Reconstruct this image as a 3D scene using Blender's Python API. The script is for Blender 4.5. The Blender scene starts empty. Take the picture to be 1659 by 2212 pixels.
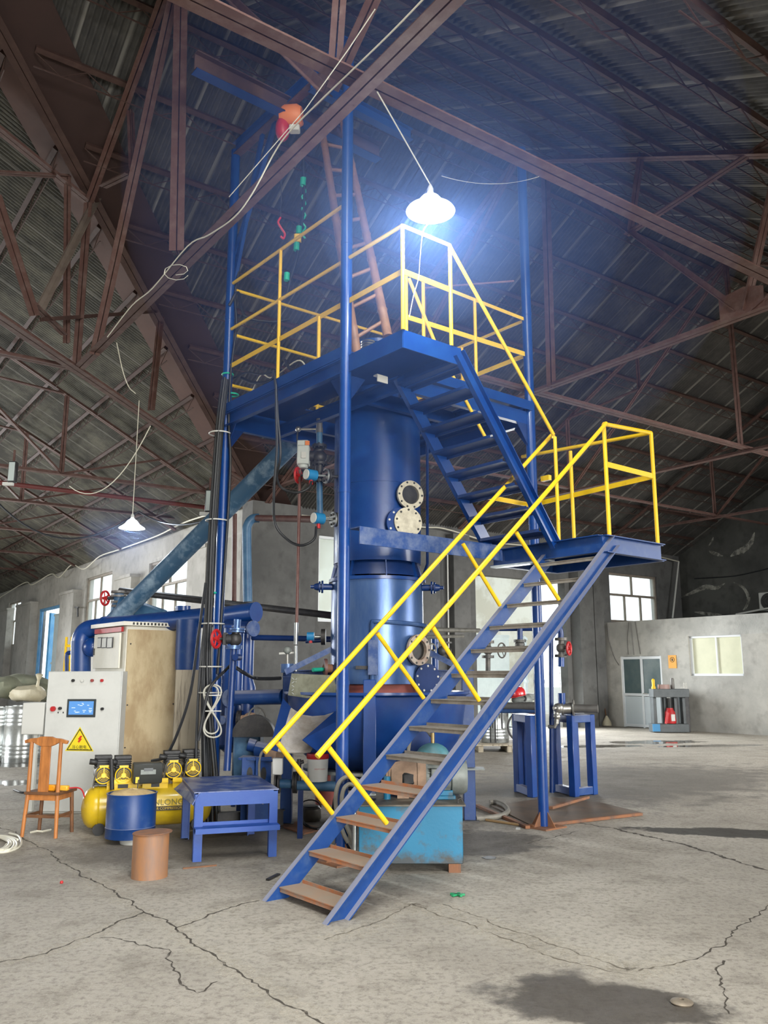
import bpy, bmesh, math, random
from mathutils import Vector as V3, Matrix
random.seed(7)
S = bpy.context.scene
COL = S.collection

# ---------------------------------------------------------------- camera
FPX = 1826.0                       # focal length in pixels of the 1659 x 2212 frame
PITCH = math.atan(0.1917)
EYE = 1.6
cd = bpy.data.cameras.new('camera')
cd.sensor_fit = 'VERTICAL'; cd.sensor_height = 36.0; cd.lens = 36.0*FPX/2212.0
cd.clip_start = 0.05; cd.clip_end = 300
cam = bpy.data.objects.new('camera', cd); COL.objects.link(cam)
cam.location = (0, 0, EYE); cam.rotation_euler = (math.pi/2+PITCH, 0, 0)
S.camera = cam

# ---------------------------------------------------------------- axes of the place
TA = V3((-.634, .773, 0)); TB = V3((.773, .634, 0))      # tower: along its left side, along its right side
HA = V3((-.581, .814, 0)); HB = V3((.814, .581, 0))      # hall: along the left wall, along the end wall
CN = V3((-3.05, 20.4, 0))                                # corner where the two walls meet
UP = V3((0, 0, 1))
EZ, RH, RD = 5.76, .52, 9.1                              # eaves height, roof slope, ridge distance
_c, _s = math.cos(PITCH), math.sin(PITCH)

# ---------------------------------------------------------------- world, lights, exposure
S.view_settings.view_transform = 'Standard'; S.view_settings.look = 'None'
S.view_settings.exposure = 0.12; S.view_settings.gamma = 1.0
try: S.view_settings.use_curve_mapping = False
except Exception: pass
try:
    S.cycles.use_denoising = True
    S.cycles.max_bounces = 5; S.cycles.diffuse_bounces = 3; S.cycles.glossy_bounces = 2
    S.cycles.use_adaptive_sampling = True; S.cycles.adaptive_threshold = .05; S.cycles.adaptive_min_samples = 12
    S.cycles.transmission_bounces = 2; S.cycles.transparent_max_bounces = 8; S.cycles.volume_bounces = 0
    S.cycles.sample_clamp_indirect = 6.0; S.cycles.caustics_reflective = False; S.cycles.caustics_refractive = False
except Exception: pass
W = bpy.data.worlds.new('overcast_sky'); S.world = W; W.use_nodes = True
bg = W.node_tree.nodes['Background']; bg.inputs[0].default_value = (.86, .95, 1.0, 1); bg.inputs[1].default_value = 2.0

def area(name, loc, target, sx, sy, power, col=(1, .98, .95), spread=180):
    l = bpy.data.lights.new(name, 'AREA'); l.shape = 'RECTANGLE'; l.size = sx; l.size_y = sy
    l.energy = power; l.color = col; l.spread = math.radians(spread)
    o = bpy.data.objects.new(name, l); COL.objects.link(o); o.location = loc
    d = V3(target)-V3(loc); o.rotation_euler = d.to_track_quat('-Z', 'Y').to_euler()
    return o
def hall(a, b, z=0.0):              # hall coordinates -> world
    return CN + HA*a + HB*b + UP*z
# daylight through the big doorway behind the camera, and through the openings of the other walls, plus an added overhead lamp
area('doorway_daylight', hall(-31.3, -10.0, 3.0), hall(-14, -9.0, -.2), 9.0, 5.2, 1050, (1, .985, .955), 90)
area('overhead_fill', hall(-20.0, -8.6, 9.3), hall(-18.2, -8.0, 0), 8.0, 6.0, 1800, (1, .99, .965), 150)  # unseen area lamp added under the closed roof for light from above
area('side_windows_daylight', hall(-17.7, 8.0, 3.4), hall(-9, 6, 0), 10.0, 3.2, 900, (1, .985, .96), 110)
area('end_gate_daylight', hall(.35, 8.75, 2.2), hall(-8, 8.0, .0), 2.9, 4.2, 520, (.95, .98, 1), 120)
area('left_windows_daylight', hall(6.5, -.35, 3.4), hall(4, -7, .0), 9.0, 2.2, 380, (.95, .98, 1), 120)
area('far_left_daylight', hall(20, -9, 3.2), hall(6, -8, -1), 9.0, 4.0, 1500, (.97, .99, 1), 110)
area('far_side_daylight', hall(3, -17.8, 3.0), hall(6, 0, .2), 11.0, 3.0, 1050, (.98, .99, 1), 110)

# ---------------------------------------------------------------- survey helpers: a sight line meets a known plane
def ray(u, v):
    a = (u-829.5)/FPX; b = (1106-v)/FPX
    return V3((a, _c-b*_s, _s+b*_c))
def PL(u, v, p0, n):
    o = V3((0, 0, EYE)); d = ray(u, v); n = V3(n); return o+d*((V3(p0)-o).dot(n)/d.dot(n))
def G(u, v, z=0.0): return PL(u, v, (0, 0, z), (0, 0, 1))
def Q(u, v, Y): return PL(u, v, (0, Y, 0), (0, 1, 0))
TR = G(1175, 1787); TN = TR-TB*2.68
def T(a, b, z): return TN+TA*a+TB*b+UP*z                # tower coordinates -> world
def onA(u, v, a): return PL(u, v, TN+TA*a, TA)
def onB(u, v, b): return PL(u, v, TN+TB*b, TB)
def hA(u, v, a): return PL(u, v, CN+HA*a, HA)
def hB(u, v, b): return PL(u, v, CN+HB*b, HB)
def ZV(p, v):                                           # height above plan point p that shows at image row v
    k = (1106-v)/FPX; y = p[1]
    return EYE + y*(k*_c+_s)/(_c-k*_s)
def px(n, Y): return n*Y/FPX

# ---------------------------------------------------------------- mesh builder
LOCS = {}
def frame_of(d, up=UP):
    d = V3(d).normalized(); up = V3(up)
    if abs(d.dot(up.normalized())) > .995: up = V3((0, 1, 0)) if abs(d.y) < .9 else V3((1, 0, 0))
    s = d.cross(up).normalized(); return d, s, s.cross(d).normalized()
class MB:
    def __init__(self): self.v = []; self.f = []
    def add(self, vs, fs):
        k = len(self.v); self.v += [V3(x) for x in vs]; self.f += [tuple(i+k for i in f) for f in fs]; return self
    def box(self, c, s, ax=None):
        c = V3(c); ex, ey, ez = ax or (V3((1, 0, 0)), V3((0, 1, 0)), UP)
        h = [x/2 for x in s]; vs = []
        for k in (-1, 1):
            for j in (-1, 1):
                for i in (-1, 1): vs.append(c+ex*h[0]*i+ey*h[1]*j+ez*h[2]*k)
        return self.add(vs, [(0, 2, 3, 1), (4, 5, 7, 6), (0, 1, 5, 4), (2, 6, 7, 3), (0, 4, 6, 2), (1, 3, 7, 5)])
    def bar(self, p, q, w, h, up=UP, off=(0, 0)):
        p = V3(p); q = V3(q); d, s, u = frame_of(q-p, up); o = s*off[0]+u*off[1]; n = max(1, int((q-p).length/1.2)); vs = []
        for i in range(n+1):
            c = p.lerp(q, i/n)+o; vs += [c-s*w/2-u*h/2, c+s*w/2-u*h/2, c+s*w/2+u*h/2, c-s*w/2+u*h/2]
        fs = [(3, 2, 1, 0), (4*n, 4*n+1, 4*n+2, 4*n+3)]
        for i in range(n): fs += [(4*i+j, 4*i+(j+1) % 4, 4*i+4+(j+1) % 4, 4*i+4+j) for j in range(4)]
        return self.add(vs, fs)
    def angle(self, p, q, w, t=.008, up=UP, flip=1):     # an L section
        d, s, u = frame_of(V3(q)-V3(p), up)
        self.bar(p, q, w, t, up, (0, w/2)); return self.bar(p, q, t, w, up, (flip*w/2, 0))
    def channel(self, p, q, w, h, t=.008, up=UP, flip=1):   # web of height h, flanges of width w to one side
        self.bar(p, q, t, h, up); self.bar(p, q, w, t, up, (flip*w/2, h/2-t/2)); return self.bar(p, q, w, t, up, (flip*w/2, -h/2+t/2))
    def ibeam(self, p, q, w, h, t=.01, up=UP):
        self.bar(p, q, t, h, up); self.bar(p, q, w, t, up, (0, h/2)); return self.bar(p, q, w, t, up, (0, -h/2))
    def twin(self, p, q, w, gap=.014, up=UP):            # two angles back to back
        d, s, u = frame_of(V3(q)-V3(p), up)
        for k in (-1, 1):
            self.bar(p, q, w, .009, up, (k*(gap/2+w/2), -w/2)); self.bar(p, q, .009, w, up, (k*(gap/2+.0045), 0))
        return self
    def tube(self, p, q, r, r2=None, n=14, cap=True):
        p = V3(p); q = V3(q); d, s, u = frame_of(q-p); r2 = r if r2 is None else r2
        vs = []
        for c, rr in ((p, r), (q, r2)):
            for i in range(n):
                t = 2*math.pi*i/n; vs.append(c+(s*math.cos(t)+u*math.sin(t))*rr)
        fs = [(i, (i+1) % n, n+(i+1) % n, n+i) for i in range(n)]
        if cap: fs += [tuple(range(n-1, -1, -1)), tuple(range(n, 2*n))]
        return self.add(vs, fs)
    def path(self, pts, r, n=8, closed=False):
        pts = [V3(p) for p in pts]; m = len(pts); d0 = (pts[1]-pts[0]).normalized(); _, s, u = frame_of(d0); vs = []
        for k, p in enumerate(pts):
            if closed: d = (pts[(k+1) % m]-pts[k-1]).normalized()
            else: d = (pts[min(k+1, m-1)]-pts[max(k-1, 0)]).normalized()
            s = (s-d*s.dot(d)); s = s.normalized() if s.length > 1e-6 else frame_of(d)[1]; u = s.cross(d)
            rr = r[k] if isinstance(r, (list, tuple)) else r
            for i in range(n):
                t = 2*math.pi*i/n; vs.append(p+(s*math.cos(t)+u*math.sin(t))*rr)
        fs = []
        for k in range(m if closed else m-1):
            a, b = k*n, ((k+1) % m)*n
            fs += [(a+i, b+i, b+(i+1) % n, a+(i+1) % n) for i in range(n)]
        if not closed: fs += [tuple(range(n)), tuple(range(m*n-1, m*n-n-1, -1))]
        return self.add(vs, fs)
    def lathe(self, prof, c=(0, 0, 0), axis=UP, n=24, arc=(0, 2*math.pi)):   # prof: (radius, height along axis)
        c = V3(c); d, s, u = frame_of(axis); full = arc[1]-arc[0] > 6.28; k = n if full else n+1; vs = []; m = len(prof)
        for (r, h) in prof:
            for i in range(k):
                t = arc[0]+(arc[1]-arc[0])*i/n; vs.append(c+d*h+(s*math.cos(t)+u*math.sin(t))*r)
        fs = []
        for j in range(m-1):
            for i in range(n):
                i2 = (i+1) % k; fs.append((j*k+i, j*k+i2, (j+1)*k+i2, (j+1)*k+i))
        return self.add(vs, fs)
    def prism(self, pts, o, ex, ey, ez, depth):          # outline in (ex, ey), pushed along ez
        o = V3(o); ex = V3(ex); ey = V3(ey); ez = V3(ez); n = len(pts)
        vs = [o+ex*x+ey*y for x, y in pts]+[o+ex*x+ey*y+ez*depth for x, y in pts]
        return self.add(vs, [tuple(range(n-1, -1, -1)), tuple(range(n, 2*n))]+[(i, (i+1) % n, n+(i+1) % n, n+i) for i in range(n)])
    def slab(self, pts, t):                              # polygon of world points thickened along its normal
        pts = [V3(p) for p in pts]; nrm = (pts[1]-pts[0]).cross(pts[2]-pts[0]).normalized()*t; n = len(pts)
        return self.add(pts+[p+nrm for p in pts], [tuple(range(n-1, -1, -1)), tuple(range(n, 2*n))]+[(i, (i+1) % n, n+(i+1) % n, n+i) for i in range(n)])
    def ball(self, c, r, n=14, sc=(1, 1, 1)):
        m = n//2; c = V3(c); vs = []; fs = []
        for j in range(m+1):
            t = math.pi*j/m
            for i in range(n):
                p = 2*math.pi*i/n; vs.append(c+V3((sc[0]*r*math.sin(t)*math.cos(p), sc[1]*r*math.sin(t)*math.sin(p), sc[2]*r*math.cos(t))))
        for j in range(m):
            for i in range(n): fs.append((j*n+i, (j+1)*n+i, (j+1)*n+(i+1) % n, j*n+(i+1) % n))
        return self.add(vs, fs)
    def ring(self, c, axis, R, r, n=28, k=8):
        d, s, u = frame_of(axis); c = V3(c)
        return self.path([c+(s*math.cos(2*math.pi*i/n)+u*math.sin(2*math.pi*i/n))*R for i in range(n)], r, k, True)
    def disc(self, c, axis, R, t, r0=0, n=28):           # plate, or ring plate when r0 > 0; starts at c, grows along axis
        if r0 > 0: return self.lathe([(r0, 0), (R, 0), (R, t), (r0, t), (r0, 0)], c, axis, n)
        d = V3(axis).normalized(); return self.tube(V3(c), V3(c)+d*t, R, n=n)
    def build(self, name, mat, parent=None, bevel=0, sharp=40, loc=None):
        root = parent
        while root is not None and root.parent is not None: root = root.parent
        if root is not None: L = LOCS[root.name]
        elif loc is not None: L = V3(loc)
        else: L = V3((0, 0, 0))
        me = bpy.data.meshes.new(name)
        me.from_pydata([tuple(v-L) for v in self.v], [], self.f)
        bm = bmesh.new(); bm.from_mesh(me)
        bmesh.ops.remove_doubles(bm, verts=bm.verts, dist=1e-5)
        if bevel:
            es = [e for e in bm.edges if len(e.link_faces) == 2 and e.calc_face_angle(0) > .6]
            bmesh.ops.bevel(bm, geom=es, offset=bevel, segments=1, affect='EDGES', clamp_overlap=True)
        bmesh.ops.recalc_face_normals(bm, faces=bm.faces)
        bm.to_mesh(me); bm.free()
        me.polygons.foreach_set('use_smooth', [True]*len(me.polygons))
        me.set_sharp_from_angle(angle=math.radians(sharp))
        me.materials.append(mat)
        o = bpy.data.objects.new(name, me); COL.objects.link(o)
        if parent is None: o.location = L; LOCS[o.name] = L
        else: o.parent = parent
        return o
def tag(o, label=None, cat=None, group=None, kind=None):
    if label: o['label'] = label
    if cat: o['category'] = cat
    if group: o['group'] = group
    if kind: o['kind'] = kind
    return o
def thing(name, label, cat, loc, group=None):
    o = bpy.data.objects.new(name, None); o.empty_display_size = .2; COL.objects.link(o); o.location = loc
    LOCS[o.name] = V3(loc); return tag(o, label, cat, group)
def solo(name, mb, mat, label, cat, group=None, kind=None, bevel=0, sharp=40):
    xs = [v.x for v in mb.v]; ys = [v.y for v in mb.v]; zs = [v.z for v in mb.v]
    return tag(mb.build(name, mat, None, bevel, sharp, ((min(xs)+max(xs))/2, (min(ys)+max(ys))/2, min(zs))), label, cat, group, kind)
def struct(name, mb, mat, bevel=0, parent=None, sharp=40):
    o = mb.build(name, mat, parent, bevel, sharp)
    if parent is None: o['kind'] = 'structure'
    return o
def sag(p, q, d, n=14):                                  # hanging cable points
    p = V3(p); q = V3(q); return [p.lerp(q, i/n)-UP*(4*d*(i/n)*(1-i/n)) for i in range(n+1)]
def spline(pts, n=6):                                    # Catmull-Rom through points
    P = [V3(p) for p in pts]; P = [P[0]*2-P[1]]+P+[P[-1]*2-P[-2]]; out = []
    for i in range(1, len(P)-2):
        for k in range(n):
            t = k/n; a, b, c, d = P[i-1], P[i], P[i+1], P[i+2]
            out.append(.5*((2*b)+(c-a)*t+(2*a-5*b+4*c-d)*t*t+(3*b-a-3*c+d)*t**3))
    return out+[P[-2]]

# ---------------------------------------------------------------- materials
MATS = {}
def srgb(r, g, b):
    f = lambda c: ((c/255+.055)/1.055)**2.4 if c > 10 else c/255/12.92
    return (f(r), f(g), f(b), 1)
def mat(name, col, rough=.5, metal=0, col2=None, scale=6, amount=.5, bump=0, bscale=60, stretch=(1, 1, 1), spec=.5, contrast=(.4, .65), coat=0):
    """painted or bare surface: base colour, patches of a second colour (dirt, rust, wear) and an optional fine bump"""
    m = bpy.data.materials.new(name); m.use_nodes = True; nt = m.node_tree; N = nt.nodes; L = nt.links; b = N['Principled BSDF']
    b.inputs['Roughness'].default_value = rough; b.inputs['Metallic'].default_value = metal; b.inputs['Specular IOR Level'].default_value = spec
    b.inputs['Base Color'].default_value = col
    if coat: b.inputs['Coat Weight'].default_value = coat; b.inputs['Coat Roughness'].default_value = .12
    if col2 or bump:
        tc = N.new('ShaderNodeTexCoord'); mp = N.new('ShaderNodeMapping'); mp.inputs['Scale'].default_value = stretch
        L.new(tc.outputs['Object'], mp.inputs['Vector'])
    if col2:
        nz = N.new('ShaderNodeTexNoise'); nz.inputs['Scale'].default_value = scale; nz.inputs['Detail'].default_value = 8; nz.inputs['Roughness'].default_value = .65
        L.new(mp.outputs[0], nz.inputs['Vector'])
        cr = N.new('ShaderNodeMapRange'); cr.inputs[1].default_value = contrast[0]; cr.inputs[2].default_value = contrast[1]; cr.inputs[4].default_value = amount
        L.new(nz.outputs['Fac'], cr.inputs[0])
        mx = N.new('ShaderNodeMix'); mx.data_type = 'RGBA'; mx.inputs[6].default_value = col; mx.inputs[7].default_value = col2
        L.new(cr.outputs[0], mx.inputs[0]); L.new(mx.outputs[2], b.inputs['Base Color'])
    if bump:
        n2 = N.new('ShaderNodeTexNoise'); n2.inputs['Scale'].default_value = bscale; n2.inputs['Detail'].default_value = 5
        L.new(mp.outputs[0], n2.inputs['Vector'])
        bp = N.new('ShaderNodeBump'); bp.inputs['Strength'].default_value = bump; bp.inputs['Distance'].default_value = .01
        L.new(n2.outputs['Fac'], bp.inputs['Height']); L.new(bp.outputs[0], b.inputs['Normal'])
    MATS[name] = m; return m
def glow(name, col, strength):
    m = bpy.data.materials.new(name); m.use_nodes = True; b = m.node_tree.nodes['Principled BSDF']
    b.inputs['Base Color'].default_value = (0, 0, 0, 1); b.inputs['Emission Color'].default_value = col; b.inputs['Emission Strength'].default_value = strength
    return m
M_blue = mat('blue_paint', srgb(13, 57, 126), .32, 0, srgb(24, 72, 138), 5, .6, .06, 40, coat=.25)
M_bluedark = mat('blue_paint_deep', srgb(15, 46, 100), .38, 0, srgb(34, 62, 120), 5, .5, .05)
M_bluedust = mat('dusty_blue_paint', srgb(36, 70, 130), .5, 0, srgb(116, 128, 154), 7, .75, .08, 50)
M_blueworn = mat('worn_blue_paint', srgb(16, 60, 122), .42, 0, srgb(68, 92, 128), 9, .5, .06, 50, contrast=(.52, .72))
M_bluegrey = mat('blue_grey_paint', srgb(52, 92, 128), .45, 0, srgb(95, 135, 165), 4, .6, .05)
M_steelblue = mat('steel_blue_paint', srgb(60, 92, 146), .3, .3, srgb(104, 128, 164), 6, .5, .04, stretch=(1, 1, .25))
M_yellow = mat('yellow_paint', srgb(238, 194, 28), .42, 0, srgb(190, 150, 40), 14, .5, .05, contrast=(.55, .75))
M_brown = mat('brown_primer', srgb(88, 60, 53), .72, 0, srgb(128, 108, 100), 7, .5, .12, 40, contrast=(.45, .75))
M_brown2 = mat('dark_brown_primer', srgb(66, 45, 40), .7, 0, srgb(92, 70, 62), 5, .5, .08)
M_valley = mat('valley_plate_primer', srgb(92, 64, 55), .75, 0, srgb(74, 50, 45), 2, .5)
M_rust = mat('rusty_steel', srgb(146, 98, 66), .75, .1, srgb(98, 82, 74), 6, .8, .2, 60, stretch=(1, 1, .35))
M_rusttread = mat('rusty_orange_tread', srgb(186, 116, 72), .8, 0, srgb(150, 140, 128), 9, .8, .15, 60)
M_dusttread = mat('dusty_steel_tread', srgb(140, 134, 124), .8, 0, srgb(108, 96, 84), 8, .7, .15, 60)
M_cyan = mat('turquoise_paint', srgb(36, 122, 160), .5, 0, srgb(84, 80, 66), 4, .9, .08, 40, contrast=(.57, .68))
M_steel = mat('bare_steel', srgb(176, 174, 166), .38, .75, srgb(120, 116, 108), 9, .6, .06)
M_galv = mat('galvanised_steel', srgb(196, 200, 198), .3, .8, srgb(150, 155, 156), 12, .6, .03)
M_dark = mat('dark_iron', srgb(52, 52, 54), .5, .3, srgb(84, 80, 76), 9, .5, .08)
M_black = mat('black_plastic', srgb(30, 31, 32), .5, 0, srgb(64, 62, 60), 11, .5)
M_rubber = mat('black_cable', srgb(34, 36, 40), .55)
M_white = mat('white_plastic', srgb(208, 208, 202), .5)
M_whitecable = mat('white_cable', srgb(222, 218, 200), .5)
M_grey = mat('light_grey_enamel', srgb(212, 213, 208), .45, 0, srgb(192, 193, 188), 3, .5)
M_ivory = mat('ivory_enamel', srgb(228, 224, 210), .45, 0, srgb(208, 204, 190), 4, .5)
M_red = mat('red_paint', srgb(190, 38, 42), .42, 0, srgb(150, 40, 40), 8, .5)
M_orange = mat('orange_paint', srgb(226, 128, 58), .5)
M_sensorblue = mat('sensor_blue', srgb(40, 128, 180), .4)
M_ply = mat('plywood_stain', srgb(192, 174, 138), .65, 0, srgb(156, 132, 96), 3.2, .8, .05, 40, stretch=(1, 1, .45), contrast=(.42, .6))
M_board = mat('weathered_board', srgb(168, 158, 138), .75, 0, srgb(84, 74, 62), 9, .8, .05, 40, stretch=(2.5, 2.5, .18), contrast=(.52, .66))
M_wood = mat('orange_wood', srgb(196, 126, 66), .45, 0, srgb(134, 82, 46), 5, .7, .04, 40, stretch=(4, 4, .6))
M_wooddark = mat('worn_dark_wood', srgb(122, 82, 52), .6, 0, srgb(70, 50, 38), 6, .7)
M_bamboo = mat('bamboo', srgb(138, 102, 74), .5, 0, srgb(98, 70, 54), 8, .6)
M_sand = mat('sand', srgb(214, 188, 138), .9, 0, srgb(180, 150, 104), 14, .6, .4, 60)
M_green = mat('green_tape', srgb(34, 170, 140), .5)
M_sack = mat('sack_cloth', srgb(134, 136, 116), .9, 0, srgb(98, 104, 88), 5, .6, .3, 90)
M_clearbag = mat('translucent_bag', srgb(206, 198, 172), .5, 0, srgb(170, 160, 130), 6, .5)
M_brownpipe = mat('red_brown_pipe', srgb(98, 62, 58), .5, 0, srgb(130, 100, 92), 6, .5)
M_greypipe = mat('grey_pipe', srgb(120, 118, 114), .5, .3, srgb(90, 88, 84), 6, .5)
M_motor = mat('motor_grey', srgb(134, 140, 136), .5, .1, srgb(90, 92, 88), 6, .6, .05)
M_castbrown = mat('dusty_casting', srgb(172, 142, 118), .7, 0, srgb(120, 100, 84), 8, .6, .15)
M_hose = mat('grey_hose', srgb(136, 132, 122), .7, 0, srgb(100, 96, 88), 9, .5)
M_lamp = glow('lamp_bulb_glow', (.82, .9, 1, 1), 40)
M_screen = mat('dark_screen', srgb(58, 64, 66), .3)

def settle_dust(m, col, amount=.75, lo=.35, hi=.75):
    """dust lying on whatever faces upward"""
    nt = m.node_tree; N = nt.nodes; L = nt.links; b = N['Principled BSDF']; src = b.inputs['Base Color'].links[0].from_socket
    g = N.new('ShaderNodeNewGeometry'); sp = N.new('ShaderNodeSeparateXYZ'); L.new(g.outputs['True Normal'], sp.inputs[0])
    mr = N.new('ShaderNodeMapRange'); mr.inputs[1].default_value = lo; mr.inputs[2].default_value = hi; mr.inputs[4].default_value = amount; L.new(sp.outputs[2], mr.inputs[0])
    mx = N.new('ShaderNodeMix'); mx.data_type = 'RGBA'; mx.inputs[7].default_value = col; L.new(src, mx.inputs[6]); L.new(mr.outputs[0], mx.inputs[0]); L.new(mx.outputs[2], b.inputs['Base Color'])
for m_ in (M_blueworn, M_bluedust): settle_dust(m_, srgb(160, 161, 174))
settle_dust(M_rusttread, srgb(146, 132, 114), .85)

def low_stain(m, col, z0, z1):
    """grime splashed up from the floor: noisy upper limit between the heights z1 and z0"""
    nt = m.node_tree; N = nt.nodes; L = nt.links; b = N['Principled BSDF']; src = b.inputs['Base Color'].links[0].from_socket
    g = N.new('ShaderNodeNewGeometry'); sp = N.new('ShaderNodeSeparateXYZ'); L.new(g.outputs['Position'], sp.inputs[0])
    nz = N.new('ShaderNodeTexNoise'); nz.inputs['Scale'].default_value = 7; nz.inputs['Detail'].default_value = 8; nz.inputs['Roughness'].default_value = .7; L.new(g.outputs['Position'], nz.inputs['Vector'])
    mr = N.new('ShaderNodeMapRange'); mr.inputs[1].default_value = z0; mr.inputs[2].default_value = z1; L.new(sp.outputs[2], mr.inputs[0])
    ad = N.new('ShaderNodeMath'); ad.operation = 'ADD'; L.new(mr.outputs[0], ad.inputs[0]); L.new(nz.outputs['Fac'], ad.inputs[1])
    st = N.new('ShaderNodeMapRange'); st.inputs[1].default_value = 1.04; st.inputs[2].default_value = 1.3; st.inputs[4].default_value = .85; L.new(ad.outputs[0], st.inputs[0])
    mx = N.new('ShaderNodeMix'); mx.data_type = 'RGBA'; mx.inputs[7].default_value = col; L.new(src, mx.inputs[6]); L.new(st.outputs[0], mx.inputs[0]); L.new(mx.outputs[2], b.inputs['Base Color'])
low_stain(M_cyan, srgb(78, 70, 58), .36, .02)

# ================================================================ floor
def floor_material():
    m = bpy.data.materials.new('worn_concrete'); m.use_nodes = True; nt = m.node_tree; N = nt.nodes; L = nt.links; b = N['Principled BSDF']
    def nd(t, **k):
        n = N.new(t)
        for a, v in k.items(): setattr(n, a, v)
        return n
    def noise(vec, sc, det=6, ro=.6):
        n = nd('ShaderNodeTexNoise'); n.inputs['Scale'].default_value = sc; n.inputs['Detail'].default_value = det; n.inputs['Roughness'].default_value = ro
        L.new(vec, n.inputs['Vector']); return n
    def mathn(op, a, bb=None, clamp=False):
        n = nd('ShaderNodeMath', operation=op, use_clamp=clamp)
        for i, x in enumerate((a, bb)):
            if x is None: continue
            if isinstance(x, (int, float)): n.inputs[i].default_value = x
            else: L.new(x, n.inputs[i])
        return n.outputs[0]
    def rng(x, a, bb, c=0., d=1.):
        n = nd('ShaderNodeMapRange'); n.interpolation_type = 'SMOOTHSTEP'
        for i, v in ((1, a), (2, bb), (3, c), (4, d)): n.inputs[i].default_value = v
        L.new(x, n.inputs[0]); return n.outputs[0]
    def mix(f, a, bb):
        n = nd('ShaderNodeMix', data_type='RGBA')
        if isinstance(f, float): n.inputs[0].default_value = f
        else: L.new(f, n.inputs[0])
        for i, x in ((6, a), (7, bb)):
            if isinstance(x, tuple): n.inputs[i].default_value = x
            else: L.new(x, n.inputs[i])
        return n.outputs[2]
    P = nd('ShaderNodeNewGeometry').outputs['Position']
    def blob(c, ext, ang, soft=.35):
        mp = nd('ShaderNodeMapping'); mp.vector_type = 'TEXTURE'; mp.inputs['Location'].default_value = c; mp.inputs['Rotation'].default_value = (0, 0, ang); mp.inputs['Scale'].default_value = (ext[0], ext[1], 1)
        L.new(P, mp.inputs['Vector']); fl = nd('ShaderNodeVectorMath', operation='MULTIPLY'); L.new(mp.outputs[0], fl.inputs[0]); fl.inputs[1].default_value = (1, 1, 0)
        ln = nd('ShaderNodeVectorMath', operation='LENGTH'); L.new(fl.outputs[0], ln.inputs[0])
        return rng(mathn('ADD', ln.outputs['Value'], mathn('MULTIPLY', mathn('SUBTRACT', n_mid.outputs['Fac'], .5), 1.7)), 1.0, 1.0-soft)
    n_big = noise(P, .55, 5); n_mid = noise(P, 2.6, 8, .65); n_fine = noise(P, 22, 8, .75); n_grit = noise(P, 75, 4, .7)
    col = mix(rng(n_big.outputs['Fac'], .36, .66), srgb(184, 177, 164), srgb(160, 153, 141))
    col = mix(mathn('MULTIPLY', rng(n_mid.outputs['Fac'], .5, .72), .6), col, srgb(128, 121, 110))
    col = mix(mathn('MULTIPLY', rng(n_fine.outputs['Fac'], .46, .64), .62), col, srgb(112, 105, 94))
    col = mix(mathn('MULTIPLY', rng(n_grit.outputs['Fac'], .56, .68), .55), col, srgb(204, 198, 186))
    # oil, soot, rubble, painted shade and a dark trench
    c1 = G(1290, 2165); oil = blob((c1.x, c1.y, 0), (.62, .42), -.25)
    col = mix(mathn('MULTIPLY', oil, .86), col, srgb(62, 56, 50))
    c2 = G(1010, 1822); soot = blob((c2.x, c2.y, 0), (1.0, .75), .5)
    col = mix(mathn('MULTIPLY', soot, .72), col, srgb(66, 62, 58))
    c3 = G(560, 1815); rub = blob((c3.x, c3.y, 0), (2.9, 1.5), .4, .6)
    col = mix(mathn('MULTIPLY', rub, .72), col, srgb(92, 84, 74))
    c4 = G(1350, 1690); shade_dk = blob((c4.x, c4.y, 0), (4.8, 2.6), .6, .6)  # shade over the far right floor, put into its colour
    col = mix(mathn('MULTIPLY', shade_dk, .75), col, srgb(86, 82, 76))
    c5 = G(1590, 1800); tr = blob((c5.x, c5.y, 0), (1.0, .28), -.25, .2)
    col = mix(mathn('MULTIPLY', tr, .9), col, srgb(46, 42, 38))
    # standing water
    wet = None
    for (u, v, ex, ey) in ((1415, 1603, 1.3, .55), (1540, 1611, 1.5, .3), (1290, 1612, 1.2, .4), (15, 1650, 1.6, .7), (45, 1690, .9, .35)):
        c = G(u, v); k = blob((c.x, c.y, 0), (ex, ey), .2, .15); wet = k if wet is None else mathn('MAXIMUM', wet, k)
    col = mix(mathn('MULTIPLY', wet, .6), col, srgb(80, 76, 70))
    L.new(col, b.inputs['Base Color'])
    ro = mathn('SUBTRACT', rng(n_mid.outputs['Fac'], .3, .7, .62, .85), mathn('MULTIPLY', wet, .74), True); ro2 = mathn('SUBTRACT', ro, mathn('MULTIPLY', oil, .2), True)
    L.new(ro2, b.inputs['Roughness']); b.inputs['Specular IOR Level'].default_value = .4
    hgt = mathn('ADD', mathn('MULTIPLY', n_fine.outputs['Fac'], .5), mathn('MULTIPLY', n_grit.outputs['Fac'], .25))
    hgt = mathn('MULTIPLY', hgt, mathn('SUBTRACT', 1.0, wet))
    bp = nd('ShaderNodeBump'); bp.inputs['Strength'].default_value = .8; bp.inputs['Distance'].default_value = .03; L.new(hgt, bp.inputs['Height']); L.new(bp.outputs[0], b.inputs['Normal'])
    return m
M_floor = floor_material()
struct('floor', MB().add([hall(-34, -20), hall(-34, 18), hall(42, 18), hall(42, -20)], [(0, 1, 2, 3)]), M_floor)
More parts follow.
